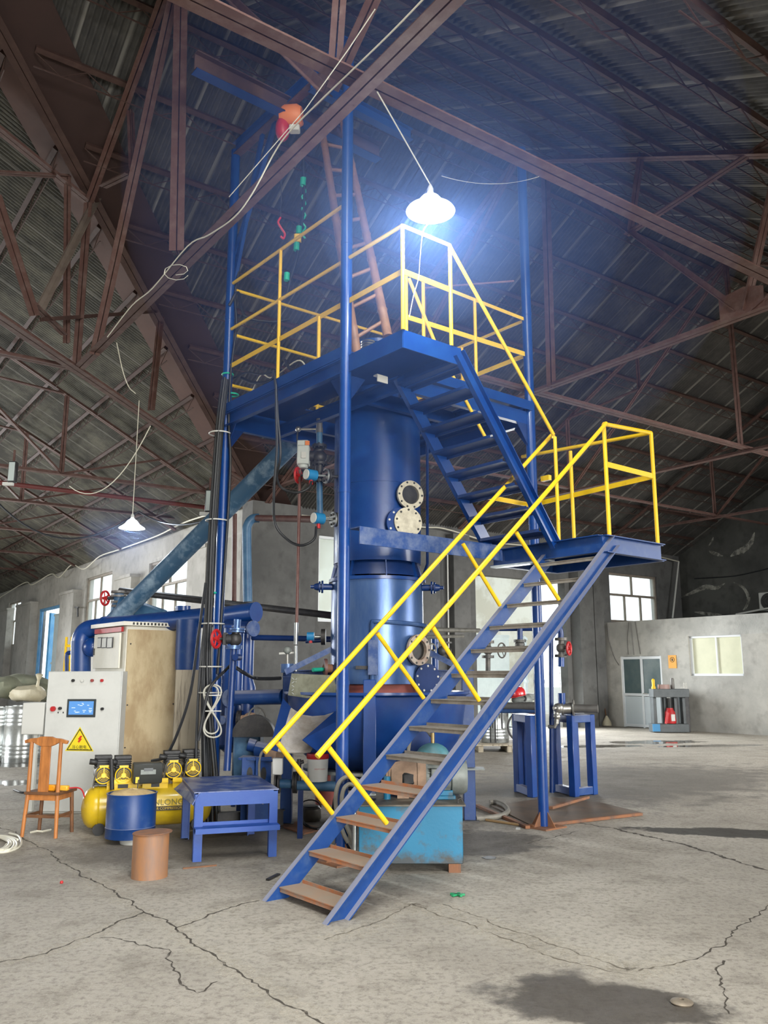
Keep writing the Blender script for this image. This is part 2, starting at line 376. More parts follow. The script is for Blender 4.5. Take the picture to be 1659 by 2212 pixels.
# cracks and slab joints: narrow jagged ribbons, the wider ones with a dusty, crumbled border
def fade_mat(name, col, sc, lo, hi):
    m = mat(name, col, .95); nt = m.node_tree; N = nt.nodes; L = nt.links
    g = N.new('ShaderNodeNewGeometry'); nz = N.new('ShaderNodeTexNoise'); nz.inputs['Scale'].default_value = sc; nz.inputs['Detail'].default_value = 6; nz.inputs['Roughness'].default_value = .7
    L.new(g.outputs['Position'], nz.inputs['Vector']); mr = N.new('ShaderNodeMapRange'); mr.inputs[1].default_value = lo; mr.inputs[2].default_value = hi
    L.new(nz.outputs['Fac'], mr.inputs[0]); L.new(mr.outputs[0], N['Principled BSDF'].inputs['Alpha']); return m
M_crack = fade_mat('crack_shadow', srgb(70, 64, 56), 9, .3, .5); M_crumb = fade_mat('crumbled_edge_dust', srgb(206, 198, 180), 40, .4, .95)
M_edge = fade_mat('slab_edge', srgb(104, 96, 84), 7, .35, .6)
def crack(lines, width, m, jit=.035, z=.0006, step=.035, name='floor_crack'):
    rnd = random.Random(len(lines)*17+int(width*1e4)); mb = MB()
    for ln in lines:
        pts = [G(*q) for q in ln]; out = []
        for i in range(len(pts)-1):
            d = pts[i+1]-pts[i]; n = max(2, int(d.length/step)); nrm = V3((-d.y, d.x, 0)).normalized(); off = 0
            for k in range(n):
                off = off*.8+rnd.uniform(-jit, jit)*.5; t = k/n; out.append((pts[i]+d*t+nrm*off*min(1, 6*t*(1-t)+.1), nrm))
        out.append((pts[-1], nrm)); vs = []
        for p, n in out:
            w = width*rnd.uniform(.35, 1.5)/2; vs += [p+n*w+UP*z, p-n*w+UP*z]
        mb.add(vs, [(2*i, 2*i+1, 2*i+3, 2*i+2) for i in range(len(out)-1)])
    return struct(name, mb, m)
MAIN = [[(-60, 1750), (75, 1824), (150, 1872), (229, 1917), (310, 1970), (380, 2007), (435, 2050), (515, 2100), (600, 2160), (760, 2240)],
        [(-40, 2088), (100, 2060), (190, 2025), (225, 2007), (310, 1970)], [(380, 2007), (450, 1975), (560, 1945)]]
FINE = [[(215, 2025), (300, 2042), (370, 2055), (365, 2075), (385, 2100), (390, 2127), (425, 2145), (470, 2120)],
        [(1565, 2075), (1550, 2100), (1565, 2140), (1575, 2190)], [(1140, 1822), (1250, 1795)], [(1480, 2075), (1560, 2045), (1595, 2000), (1680, 1950)]]
EDGE = [[(700, 2030), (820, 1990), (890, 1952), (965, 1982), (1080, 2025), (1205, 2072), (1330, 2100), (1400, 2112)], [(955, 1952), (995, 1967), (1110, 2012), (1230, 2050), (1375, 2100), (1480, 2075)]]
JOINT = [[(1180, 1765), (1330, 1790), (1480, 1825), (1659, 1880)]]
crack(MAIN, .16, M_crumb, .03, .0003); crack(EDGE, .2, M_crumb, .03, .0003)
crack(MAIN, .014, M_crack); crack(FINE, .011, M_crack); crack(EDGE, .012, M_edge); crack(JOINT, .035, M_crack, .05)
M_ground = mat('yard_paving', srgb(170, 168, 160), .8, 0, srgb(140, 138, 130), 1.5, .6)
struct('ground', MB().add([V3((-90, -80, -.05)), V3((90, -80, -.05)), V3((90, 110, -.05)), V3((-90, 110, -.05))], [(0, 1, 2, 3)]), M_ground)

# ================================================================ roof: corrugated sheets on three slopes in view, and the rest of the hall
def sheet_material(name, c1, c2, along):
    m = bpy.data.materials.new(name); m.use_nodes = True; nt = m.node_tree; N = nt.nodes; L = nt.links; b = N['Principled BSDF']; b.inputs['Roughness'].default_value = .75
    g = N.new('ShaderNodeNewGeometry')
    dt = N.new('ShaderNodeVectorMath'); dt.operation = 'DOT_PRODUCT'; L.new(g.outputs['Position'], dt.inputs[0]); dt.inputs[1].default_value = along
    wv = N.new('ShaderNodeMath'); wv.operation = 'PINGPONG'; wv.inputs[1].default_value = .3; L.new(dt.outputs['Value'], wv.inputs[0])
    mr = N.new('ShaderNodeMapRange'); mr.inputs[1].default_value = .03; mr.inputs[2].default_value = .012; mr.inputs[4].default_value = .8; L.new(wv.outputs[0], mr.inputs[0])
    nz = N.new('ShaderNodeTexNoise'); nz.inputs['Scale'].default_value = 1.3; nz.inputs['Detail'].default_value = 7; nz.inputs['Roughness'].default_value = .7; L.new(g.outputs['Position'], nz.inputs['Vector'])
    cr = N.new('ShaderNodeMapRange'); cr.inputs[1].default_value = .42; cr.inputs[2].default_value = .7; L.new(nz.outputs['Fac'], cr.inputs[0])
    m1 = N.new('ShaderNodeMix'); m1.data_type = 'RGBA'; m1.inputs[6].default_value = c1; m1.inputs[7].default_value = c2; L.new(cr.outputs[0], m1.inputs[0])
    m2 = N.new('ShaderNodeMix'); m2.data_type = 'RGBA'; m2.inputs[7].default_value = srgb(132, 130, 124); L.new(m1.outputs[2], m2.inputs[6]); L.new(mr.outputs[0], m2.inputs[0])  # pale stripes at the sheet laps paint the glint of the ribs
    L.new(m2.outputs[2], b.inputs['Base Color']); return m
def corrugated(org, ex, x0, x1, ed, lo, hi, z0, slope, pitch=.09, amp=.027, per=5):
    """sheets whose waves run down the slope: ex along the eaves, ed up the slope in plan; lo(x), hi(x) bound the distance"""
    mb = MB(); st = pitch/per; n = int((x1-x0)/st); vs = []; fs = []; m = 30
    for i in range(n+1):
        x = x0+i*st; a, b = lo(x), hi(x); b = max(b, a+1e-3)
        z = amp*math.sin(2*math.pi*i/per)
        for k in range(m+1):
            d = a+(b-a)*k/m; vs.append(org+ex*x+ed*d+UP*(z0+slope*d+z))
    for i in range(n):
        if hi(x0+i*st)-lo(x0+i*st) > .002:
            for k in range(m): a = i*(m+1)+k; fs.append((a, a+m+1, a+m+2, a+1))
    return mb.add(vs, fs)
M_sheetA = sheet_material('roof_sheet_dusty', srgb(74, 73, 68), srgb(118, 116, 104), HA)
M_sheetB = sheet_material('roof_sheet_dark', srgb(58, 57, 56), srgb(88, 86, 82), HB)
struct('ceiling', corrugated(CN, HA, -31.5, 40, -HB, lambda a: max(-a, 0) if a > -9.1 else max(0, a+18.2), lambda a: 9.1, EZ, RH), M_sheetA, sharp=80)
struct('ceiling', corrugated(CN, HB, -9.1, 16.75, -HA, lambda b: max(-b, 0), lambda b: 9.1, EZ, RH), M_sheetB, sharp=80)
struct('ceiling', corrugated(CN, HB, -9.1, 16.75, -HA, lambda b: 9.1, lambda b: min(18.2, 18.2+b), EZ+2*RH*RD, -RH), M_sheetB, sharp=80)
struct('ceiling', corrugated(CN, HA, -31.5, 40, -HB, lambda a: 9.1, lambda a: 18.2, EZ+2*RH*RD, -RH, .3, .02), M_sheetA, sharp=80)
# ridge caps
rz = EZ+RH*RD
mb = MB(); mb.bar(hall(-9.1, -9.1, rz+.03), hall(-9.1, 16.75, rz+.03), .4, .03); mb.bar(hall(-31.5, -9.1, rz+.03), hall(40, -9.1, rz+.03), .4, .03)
struct('trim_1', mb, M_brown2)
# valley plates: a wide folded steel trough under the line where two slopes meet
def valley(sign):
    mb = MB(); k = .62
    p, q = hall(0, 0, EZ-.05), hall(-9.1, -9.1, rz-.05)
    off = (-HA*k*1.414*0+ (HA if sign > 0 else HB)*0)
    if sign > 0:   # on the slope over the left wall: shift along +HA keeps the distance to that wall
        r0, r1 = p+HA*k*1.5, q+HA*k*1.5
    else: r0, r1 = p+HB*k*1.5, q+HB*k*1.5
    return mb.slab([p, q, r1, r0], .012)
struct('trim_2', valley(1), M_valley); struct('trim_2', valley(-1), mat('valley_plate_dark', srgb(62, 43, 39), .75, 0, srgb(52, 37, 34), 2, .5))

# ================================================================ walls
def wall_grid(p0, d, n, s0, s1, z0, z1, holes, th=.3):
    """wall along d from p0, thickness th on the n side, with rectangular openings (s0, s1, z0, z1)"""
    mb = MB(); xs = sorted({s0, s1, *[h[0] for h in holes], *[h[1] for h in holes]}); zs = sorted({z0, z1, *[h[2] for h in holes], *[h[3] for h in holes]})
    for i in range(len(xs)-1):
        run = None
        for j in range(len(zs)-1):
            xm = (xs[i]+xs[i+1])/2; zm = (zs[j]+zs[j+1])/2
            if any(h[0] < xm < h[1] and h[2] < zm < h[3] for h in holes): continue
            mb.box(p0+d*xm+n*(th/2)+UP*zm, (xs[i+1]-xs[i], th, zs[j+1]-zs[j]), (d, n, UP))
    return mb
def plaster(name, c1, c2, c3, sc=.6, soot=None):
    m = mat(name, c1, .85, 0, c2, sc, .9, .15, 25, contrast=(.38, .62)); nt = m.node_tree; N = nt.nodes; L = nt.links; b = N['Principled BSDF']
    src = b.inputs['Base Color'].links[0].from_socket
    g = N.new('ShaderNodeNewGeometry'); nz = N.new('ShaderNodeTexNoise'); nz.inputs['Scale'].default_value = 3.5; nz.inputs['Detail'].default_value = 8; L.new(g.outputs['Position'], nz.inputs['Vector'])
    mr = N.new('ShaderNodeMapRange'); mr.inputs[1].default_value = .52; mr.inputs[2].default_value = .75; mr.inputs[4].default_value = .6; L.new(nz.outputs['Fac'], mr.inputs[0])
    mx = N.new('ShaderNodeMix'); mx.data_type = 'RGBA'; mx.inputs[7].default_value = c3; L.new(src, mx.inputs[6]); L.new(mr.outputs[0], mx.inputs[0]); L.new(mx.outputs[2], b.inputs['Base Color']); return m
M_wallL = plaster('grey_plaster', srgb(190, 188, 182), srgb(164, 162, 156), srgb(140, 136, 130))
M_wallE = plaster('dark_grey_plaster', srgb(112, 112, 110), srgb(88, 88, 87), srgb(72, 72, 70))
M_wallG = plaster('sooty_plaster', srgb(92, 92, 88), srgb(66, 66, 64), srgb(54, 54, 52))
M_office = plaster('pale_cement_render', srgb(194, 192, 184), srgb(166, 165, 159), srgb(140, 136, 130), .9)
WL = [(-1.0, .9, 0, 0)] and [(4.43, 7.5, 3.3, 5.02), (11.1, 14.15, 3.2, 5.15), (17.6, 20.9, 0, 4.4), (24.5, 27.1, 2.95, 5.08), (31, 34, 3, 5.1)]
struct('wall_left', wall_grid(CN, HA, HB, .3, 40, 0, EZ+.1, WL), M_wallL)
WE = [(1.7, 3.3, 2.9, 5.1), (7.0, 10.75, 0, 4.45), (12.9, 15.42, 3.29, 4.92)]
struct('wall_end', wall_grid(CN, HB, HA, .0, 17.0, 0, EZ+.1, WE), M_wallE)
def gable(p0, d, n, length, th=.3):
    return MB().prism([(0, 0), (length, 0), (length, EZ), (length/2, EZ+RH*length/2), (0, EZ)], p0, d, UP, n, th)
struct('wall_right', gable(hall(0, 16.75), -HA, HB, 18.2), M_wallG)
struct('wall_front_right', wall_grid(hall(-18.2, 0), HB, -HA, 0, 17.0, 0, EZ+.1, [(3, 13, 1.8, 5.0)]), M_wallL)
struct('wall_back_right', wall_grid(hall(-18.5, 0), -HA, HB, 0, 13.3, 0, EZ+.1, []), M_wallL)
struct('wall_back', wall_grid(hall(-31.6, 0), -HB, -HA, -.3, 18.5, 0, EZ+4.9, [(5.4, 14.6, 0, 6.0)]), M_wallL)
struct('wall_far_side', wall_grid(hall(0, -18.2), HA, -HB, -31.6, 40, 0, EZ+.1, [(-6, 4, 1.5, 4.5), (16, 24, 0, 5)]), M_wallL)
struct('wall_far_end', wall_grid(hall(40, 0), -HB, HA, -.3, 18.5, 0, EZ+4.9, [(4, 14, 0, 5)]), M_wallL)
# pilasters and the corner pier
for i, (u1, u0) in enumerate(((416, 443), (250, 283), (133, 161), (41, 71), (5, 22))):
    a0, a1 = (hB(u0, 1250, -.3)-CN).dot(HA), (hB(u1, 1250, -.3)-CN).dot(HA)
    mb = MB(); zt = 4.75 if i else 5.0
    mb.box(hall((a0+a1)/2, -.15, zt/2), (a1-a0, .3, zt), (HA, HB, UP)); mb.box(hall((a0+a1)/2, -.17, zt-.04), (a1-a0+.06, .36, .1), (HA, HB, UP))
    struct('trim_%d' % (3+i), mb, M_wallL)
mb = MB(); mb.box(hall(-.12, .28, 2.85), (.55, 1.35, 5.7), (HA, HB, UP)); struct('trim_8', mb, M_wallE)
for i, (b0, b1, w) in enumerate(((.95, 1.5, .2), (4.6, 5.4, .35), (5.9, 6.5, .35), (10.95, 11.6, .4), (11.75, 12.2, .3))):
    struct('trim_%d' % (9+i), MB().box(hall(-w/2, (b0+b1)/2, 2.75), (w, b1-b0, 5.5), (HA, HB, UP)), M_wallE)
# office built into the corner: front wall with a door and a window, flat top
OB = 12.29
struct('wall_office', wall_grid(hall(0, OB), -HA, HB, 0, 12, 0, 3.22, [(.79, 2.3, 0, 2.14), (3.27, 4.95, 1.55, 2.68)], .25), M_office)
struct('wall_office_top', MB().box(hall(-6, OB+2.05, 3.16), (12, 4.0, .1), (HA, HB, UP)), M_office)

# windows: frame with a transom, two upper and three lower panes
def pane_mat(name, col, clear=.45):
    m = bpy.data.materials.new(name); m.use_nodes = True; nt = m.node_tree; N = nt.nodes; L = nt.links; N.remove(N['Principled BSDF'])
    o = N['Material Output']; t = N.new('ShaderNodeBsdfTransparent'); d = N.new('ShaderNodeBsdfTranslucent'); d.inputs[0].default_value = col; t.inputs[0].default_value = (.95, .98, .97, 1)
    mx = N.new('ShaderNodeMixShader'); mx.inputs[0].default_value = 1-clear; L.new(t.outputs[0], mx.inputs[1]); L.new(d.outputs[0], mx.inputs[2]); L.new(mx.outputs[0], o.inputs[0]); return m
M_pane = pane_mat('frosted_window_glass', (.92, .97, .94, 1), .72); M_pane2 = mat('curtained_glass', srgb(226, 226, 196), .35, 0, srgb(206, 208, 178), 1.5, .6)
M_frame = mat('window_frame_paint', srgb(150, 140, 128), .6, 0, srgb(110, 100, 90), 6, .5); M_alu = mat('white_window_frame', srgb(236, 240, 242), .45)
def window(name, p0, d, n, s0, s1, z0, z1, fm=M_frame, pm=M_pane, up=(.5,), low=(.34, .67), tr=.56, fw=.07):
    c = lambda s, z: p0+d*s+UP*z
    mb = MB()
    for (a, b) in ((c(s0, z0+fw/2), c(s1, z0+fw/2)), (c(s0, z1-fw/2), c(s1, z1-fw/2)), (c(s0+fw/2, z0), c(s0+fw/2, z1)), (c(s1-fw/2, z0), c(s1-fw/2, z1))):
        mb.bar(a+n*.12, b+n*.12, fw, .1, n)
    zm = z0+(z1-z0)*tr
    if up: mb.bar(c(s0, zm)+n*.12, c(s1, zm)+n*.12, fw, .09, n)
    for f in up: mb.bar(c(s0+(s1-s0)*f, zm)+n*.12, c(s0+(s1-s0)*f, z1)+n*.12, fw*.6, .08, n)
    for f in low: mb.bar(c(s0+(s1-s0)*f, z0)+n*.12, c(s0+(s1-s0)*f, zm if up else z1)+n*.12, fw*.6, .08, n)
    o = struct(name, mb, fm)
    pb = MB().add([c(s0, z0)+n*.13, c(s1, z0)+n*.13, c(s1, z1)+n*.13, c(s0, z1)+n*.13], [(0, 1, 2, 3)]).build('pane', pm, o); pb['kind'] = 'structure'
    return o
for i, w in enumerate((WL[0], WL[1], WL[3], WL[4])): window('window_%d' % (i+1), CN, HA, HB, *w)
window('window_5', CN, HB, HA, *WE[0], M_alu, M_pane, (), (.5,)); window('window_6', CN, HB, HA, *WE[2])
window('window_7', hall(0, OB), -HA, HB, 3.27, 4.95, 1.55, 2.68, M_alu, M_pane2, (), (.5,), fw=.06)
M_yard = mat('pale_building_render', srgb(225, 222, 208), .8, 0, srgb(196, 188, 168), .9, .8, contrast=(.45, .6))
# what stands in the gateway: tall sheet-clad leaves and the pale building across the yard
mb = MB(); mb.box(hall(7.0, 10.9, 3.2), (.4, 11, 6.4), (HA, HB, UP))
for b in (7.6, 10.0, 12.4): mb.box(hall(6.75, b, 3.0), (.2, .35, 6.0), (HA, HB, UP))
struct('exterior_wall', mb, M_yard)
M_leaf = mat('pale_sheet_cladding', srgb(214, 228, 228), .5, 0, srgb(190, 205, 208), 3, .5)
def clad(p, d, n, w, h, k=.09):
    mb = MB(); m = int(w/k)
    for i in range(m): mb.box(p+d*(i+.5)*k+UP*(h/2), (k*.62, .035, h), (d, n, UP)); mb.box(p+d*(i+1)*k+UP*(h/2)-n*.008, (k*.4, .02, h), (d, n, UP))
    for z in (.05, h*.5, h-.05): mb.box(p+d*(w/2)+UP*z-n*.03, (w, .04, .08), (d, n, UP))
    return mb
struct('door_1', clad(hall(.36, 7.05), HB, HA, 1.55, 2.75), M_leaf); struct('door_2', clad(hall(.36, 9.2), (HB*.75+HA*.66).normalized(), (HA*.75-HB*.66).normalized(), 1.5, 2.75), M_leaf)
# blue doorway in the left wall, one leaf ajar
M_bluedoor = mat('blue_door_paint', srgb(52, 140, 196), .45, 0, srgb(120, 175, 210), 3, .5)
mb = MB(); mb.bar(hall(17.66, .1, 0), hall(17.66, .1, 4.4), .1, .14); mb.bar(hall(20.84, .1, 0), hall(20.84, .1, 4.4), .1, .14); mb.bar(hall(17.6, .1, 4.35), hall(20.9, .1, 4.35), .14, .1)
mb.box(hall(20.3, .55, 2.1), (.95, .08, 4.2), ((HA*.75+HB*.66).normalized(), (HB*.75-HA*.66).normalized(), UP)); struct('door_3', mb, M_bluedoor)
struct('door_4', clad(hall(17.7, .25), HA, HB, 1.5, 4.1, .12), M_leaf)
# office door: white frame, two leaves with glass above
mb = MB(); d0 = lambda s, z, k=.06: hall(-s, OB+k, z)
for s in (.82, 1.545, 2.27): mb.bar(d0(s, 0), d0(s, 2.14), .07, .08, HB)
for z in (.06, .98, 2.09): mb.bar(d0(.79, z), d0(2.3, z), .08, .09, HB)
o = struct('door_5', mb, M_alu)
pb = MB(); pb.box(d0(1.545, .5), (1.4, .03, .85), (HA, HB, UP)); k = pb.build('panel', mat('door_panel_grey', srgb(214, 224, 228), .5), o); k['kind'] = 'structure'
pb = MB()
for s in (1.18, 1.91): pb.box(d0(s, 1.53), (.64, .012, 1.04), (HA, HB, UP))
k = pb.build('pane', mat('dark_door_glass', srgb(86, 104, 106), .12, 0, srgb(110, 124, 122), 2, .6), o); k['kind'] = 'structure'
mb = MB(); mb.tube(d0(1.6, 1.02, -.03), d0(1.75, 1.02, -.03), .012); k = mb.build('handle', M_steel, o)

# unseen translucent panels added over the overhead lamp, below the closed roof
for k, (a, b) in enumerate(((-17.5, -8.0), (-20.0, -8.0), (-22.5, -8.0))):
    o = struct('window_%d' % (8+k), MB().box(hall(a, b, 9.72), (1.1, 1.9, .02), (HA, (HB+UP*-.0).normalized(), UP)), M_pane)

# ================================================================ roof steel
def member(parent, name, p, q, w=.055, m=None, up=UP, gap=.014):
    return MB().twin(p, q, w, gap, up).build(name, m or M_brown, parent)
def on_roof(a=None, b=None, drop=.24):                   # point under the sheets at hall plan (a, b)
    d1, d2 = -b, -a
    z1 = EZ+RH*min(d1, 18.2-d1) if d1 > 0 else -1; z2 = EZ+RH*min(d2, 18.2-d2) if d2 > 0 else -1
    return hall(a, b, max(z1, z2, EZ)-drop)
ZC = 6.0
APX = rz-.3
# --- truss whose lower chord runs up over the camera past the hoist
t = thing('roof_truss', 'brown roof truss whose long lower chord carries a white cable past the hoist', 'truss', hall(-9.1, -6.2, ZC))
member(t, 'bottom_chord', hall(-6.2, -6.2, ZC), hall(-18.2, -6.2, ZC), .075)
member(t, 'top_chord', on_roof(-6.2, -6.2, .3), hall(-9.1, -6.2, APX), .06); member(t, 'top_chord', hall(-9.1, -6.2, APX), on_roof(-18.2, -6.2), .06)
P1p = lambda u, v: hB(u, v, -6.2)
for a, b, w in (((705, 192), (498, -8), .07), ((722, 178), (738, -60), .05), ((716, 190), (812, -20), .05), ((383, 545), (393, -30), .075),
                ((203, 765), (376, -20), .06), ((283, 238), (288, 366), .045), ((222, 400), (279, 372), .055)):
    member(t, 'web_member', P1p(*a), P1p(*b), w)
member(t, 'web_member', hall(-6.2, -6.2, ZC), on_roof(-6.2, -6.2, .35), .055)
g = MB(); c = P1p(708, 200); g.prism([(-.22, -.02), (.2, -.02), (.16, .2), (-.02, .32), (-.16, .2)], c-HB*.006, -HA, UP, HB, .012); g.build('gusset', M_brown, t)
# --- hip truss under the valley
t = thing('hip_truss', 'brown diagonal truss under the valley plates, reaching down to the wall corner', 'truss', hall(-4, -4, ZC))
member(t, 'bottom_chord', hall(-.4, -.4, ZC), hall(-9.1, -9.1, ZC), .085)
member(t, 'top_chord', hall(-.1, -.1, EZ-.02), hall(-9.1, -9.1, rz-.16), .1, M_brown2)
VN = (HA+HB).cross(UP)
Pv = lambda u, v: PL(u, v, CN, VN)
for a, b, w, mm in (((83, 665), (206, 425), .075, mat('grey_brown_primer', srgb(120, 108, 98), .75, 0, srgb(92, 78, 70), 5, .6)), ((78, 680), (-6, 420), .07, None), ((88, 690), (345, 672), .05, M_brown2), ((346, 682), (325, 885), .06, None), ((140, 720), (75, 655), .05, None)):
    member(t, 'web_member', Pv(*a), Pv(*b), w, mm)
# --- truss of the left hall at the same node
t = thing('roof_truss', 'brown truss meeting the valley at upper left, with one upright post and a level strut', 'truss', hall(-6.2, -9.1, ZC))
Pu = lambda u, v: hA(u, v, -6.2)
member(t, 'bottom_chord', hall(-6.2, -6.2, ZC), hall(-6.2, -18.2, ZC), .06)
member(t, 'top_chord', on_roof(-6.2, -6.2, .3), hall(-6.2, -9.1, APX), .085); member(t, 'top_chord', hall(-6.2, -9.1, APX), on_roof(-6.2, -18.2), .085)
for a, b in (((147, 382), (145, 742)), ((-8, 371), (150, 380))): member(t, 'web_member', Pu(*a), Pu(*b), .045)
# --- regular trusses
def truss(name, label, base, dirn, span, rise, group, chord=.06, web=.045, nd=(.125, .25, .375)):
    """dirn: from the near bearing across the hall; full span; king post at mid span"""
    t = thing(name, label, 'truss', base+dirn*(span/2)+UP*ZC, group)
    pt = lambda f: base+dirn*(span*f); ztop = lambda f: EZ+RH*span*min(f, 1-f)-.28
    member(t, 'bottom_chord', pt(0)+UP*ZC, pt(1)+UP*ZC, chord)
    ap = pt(.5)+UP*APX
    member(t, 'top_chord', pt(.02)+UP*(EZ-.1), ap, chord); member(t, 'top_chord', ap, pt(.98)+UP*(EZ-.1), chord)
    member(t, 'king_post', ap, pt(.5)+UP*ZC, web*1.1)
    for sgn in (0, 1):
        F = lambda f: f if not sgn else 1-f
        b1 = pt(F(.25))+UP*ZC
        member(t, 'web_member', ap-UP*.1, b1, web); member(t, 'web_member', pt(F(.25))+UP*ztop(.25), b1, web)
        member(t, 'web_member', pt(F(.125))+UP*ztop(.125), b1, web*.8); mid = ap.lerp(b1, .52)
        member(t, 'web_member', pt(F(.37))+UP*ztop(.37), mid, web*.8); member(t, 'web_member', pt(F(.25))+UP*ztop(.25), mid, web*.8)
    return t
def truss4():
    t = thing('roof_truss', 'brown roof truss with a tall king post to the right of the tower', 'truss', hall(-9.1, 0, ZC))
    member(t, 'bottom_chord', hall(-.3, 0, ZC), hall(-18.0, 0, ZC), .07)
    ap = hall(-9.1, 0, APX); P4 = lambda u, v: hB(u, v, 0)
    member(t, 'top_chord', hall(-.3, 0, EZ-.1), ap, .07); member(t, 'top_chord', ap, hall(-17.9, 0, EZ-.1), .085)
    member(t, 'king_post', P4(1177, 368), P4(1190, 838), .065)
    for a, b, w in (((1184, 370), (1596, 668), .07), ((1382, 332), (1358, 500), .06), ((1668, 298), (1352, 505), .05), ((1668, 395), (1606, 672), .065), ((1622, 672), (1668, 632), .05)): member(t, 'web_member', P4(*a), P4(*b), w)
    member(t, 'web_member', ap, hall(-4.6, 0, ZC), .055); member(t, 'web_member', hall(-4.6, 0, EZ+RH*4.6-.3), hall(-4.6, 0, ZC), .05)
    g = MB(); c = P4(1605, 672); g.prism([(-.3, -.06), (.3, -.06), (.3, .22), (.05, .3), (-.3, .26)], c-HB*.03, -HA, UP, HB, .012); g.build('gusset', M_brown, t)
truss4()
truss('roof_truss', 'brown roof truss beyond the king post one, above the gateway in the end wall', hall(0, 6.1), -HA, 18.2, RH*9.1, None)
truss('roof_truss', 'far brown roof truss over the front wall of the office', hall(0, 12.1), -HA, 18.2, RH*9.1, None)
WT = ('first brown truss of the left hall, counted from the wall corner', 'second brown truss of the left hall, above the far pendant lamp',
      'third brown truss of the left hall from the corner', 'fourth brown truss of the left hall, near the blue doorway', 'fifth and farthest visible brown truss of the left hall')
for lab, a in zip(WT, (.75, 4.5, 9.2, 14.5, 20.0)): truss('roof_truss', lab, hall(a, 0), -HB, 18.2, RH*9.1, None, .07, .05)
# --- long chords tying the trusses
def tie(label, p, q, w): solo('tie_beam', MB().twin(p, q, w, .016), M_brown, label, 'beam')
tie('heavy brown tie beam that the bright pendant lamp hangs from, running down to the right', hall(-13.6, -17, ZC+.1), hall(-13.6, 16.2, ZC+.1), .085)
tie('brown tie beam meeting the foot of the tall king post right of the tower', hall(-9.25, -2.5, ZC+.06), hall(-9.25, 16.2, ZC+.06), .07)
tie('slender brown tie beam nearest the end wall', hall(-4.6, 0, ZC+.06), hall(-4.6, 16.2, ZC+.06), .05)
# --- lattice purlins
def purlin(ex, ed, x0, x1, d, z, label, group, sl):
    p = CN+ex*x0+ed*d+UP*z; q = CN+ex*x1+ed*d+UP*z; nrm = (UP-ed*sl).normalized()
    mb = MB().bar(p-nrm*.055, q-nrm*.055, .075, .06, nrm)
    o = mb.build('purlin', M_brown2, None, 0, 40, p); tag(o, label, 'purlin', group)
    lc = MB(); lc.bar(p-UP*.3, q-UP*.3, .016, .016); L = (q-p).length; n = int(L/.34); dr = (q-p)/n
    for i in range(n):
        a, b = (p-UP*.09, p-UP*.3) if i % 2 == 0 else (p-UP*.3, p-UP*.09)
        lc.bar(a+dr*i, b+dr*(i+1), .012, .012)
    lc.build('lacing', M_brown2, o)
for k in range(9):
    d = 1.0+.96*k; z = EZ+RH*d-.03
    purlin(HA, -HB, -d+.3, 38, d, z, 'dark lattice purlin under the dusty roof slope above the left windows', 'purlins of the left roof slope', RH)
    purlin(HB, -HA, -d+.3, 16.2, d, z, 'dark lattice purlin under the roof slope above the end wall', 'purlins of the end roof slope', RH)
    d = 10.0+.93*k; z = EZ+RH*(18.2-d)-.03
    purlin(HB, -HA, min(0, d-18.2)+.0 if d > 9.1 else -9, 16.2, d, z, 'dark lattice purlin under the near roof slope at upper right', 'purlins of the near roof slope', -RH)

# ================================================================ pendant lamps, cords and wires
M_shade = glow('glowing_milky_shade', (.86, .93, 1, 1), 2.6)
def pendant(label, c, hang, r, power, glowm, cordm):
    t = thing('pendant_lamp', label, 'lamp', c)
    sh = MB().lathe([(.11, .80), (.14, .70), (.22, .62), (.34, .54), (.44, .42), (.55, .26), (.76, .10), (.95, -.02), (1.0, -.1), (.985, -.1), (.93, -.035), (.74, .085), (.53, .24), (.42, .4), (.32, .52), (.2, .6), (.11, .7)], (0, 0, 0), UP, 40)
    sh.v = [V3(c)+v*r for v in sh.v]; sh.build('lamp_shade', M_shade, t)
    MB().lathe([(.001, .62*r), (.12*r, .62*r), (.13*r, .9*r), (.09*r, 1.0*r), (.03*r, 1.12*r), (.001, 1.12*r)], c, UP, 18).build('socket', M_white, t)
    MB().ball(V3(c)-UP*.02*r, .42*r, 18, (1.5, 1.5, .5)).build('bulb', glowm, t)
    MB().path([V3(c)+UP*1.1*r]+hang, .006, 6).build('cord', cordm, t)
    l = bpy.data.lights.new('lamp_light', 'POINT'); l.energy = power; l.color = (.78, .88, 1); l.shadow_soft_size = r*.5
    o = bpy.data.objects.new('lamp_light', l); COL.objects.link(o); o.location = V3(c)-UP*(.3*r)
    return t
LP = Q(930, 452, 6.75)
pendant('bright white pendant lamp hanging in front of the blue tower platform', LP, [hall(-13.6, (G(865, 147, ZC+.05)-CN).dot(HB), ZC+.04)], .215, 250, M_lamp, M_whitecable)
LP2 = Q(285, 1139, 13.2)
pendant('smaller lit pendant lamp far off at the left hall, above the grey cabinet', LP2, [LP2+UP*.6, LP2+UP*2.1], .205, 130, M_lamp, M_whitecable)
solo('lamp_cable', MB().path(spline([LP-UP*.12, Q(914, 500, 6.8), Q(907, 560, 6.95), Q(904, 600, 7.05), Q(893, 640, 7.1), Q(884, 685, 7.15)]), .0045, 6), M_whitecable, 'thin white cable hanging from the bright lamp down to the platform', 'cable')
solo('guy_wire', MB().path(sag(LP+UP*.02+V3((.1, 0, .3)), G(1190, 372, ZC+.4), .1), .0022, 5), M_whitecable, 'thin slack wire from the bright lamp towards the right-hand truss', 'wire')
P1o = lambda u, v, k=.12: hB(u, v, -6.2-k)
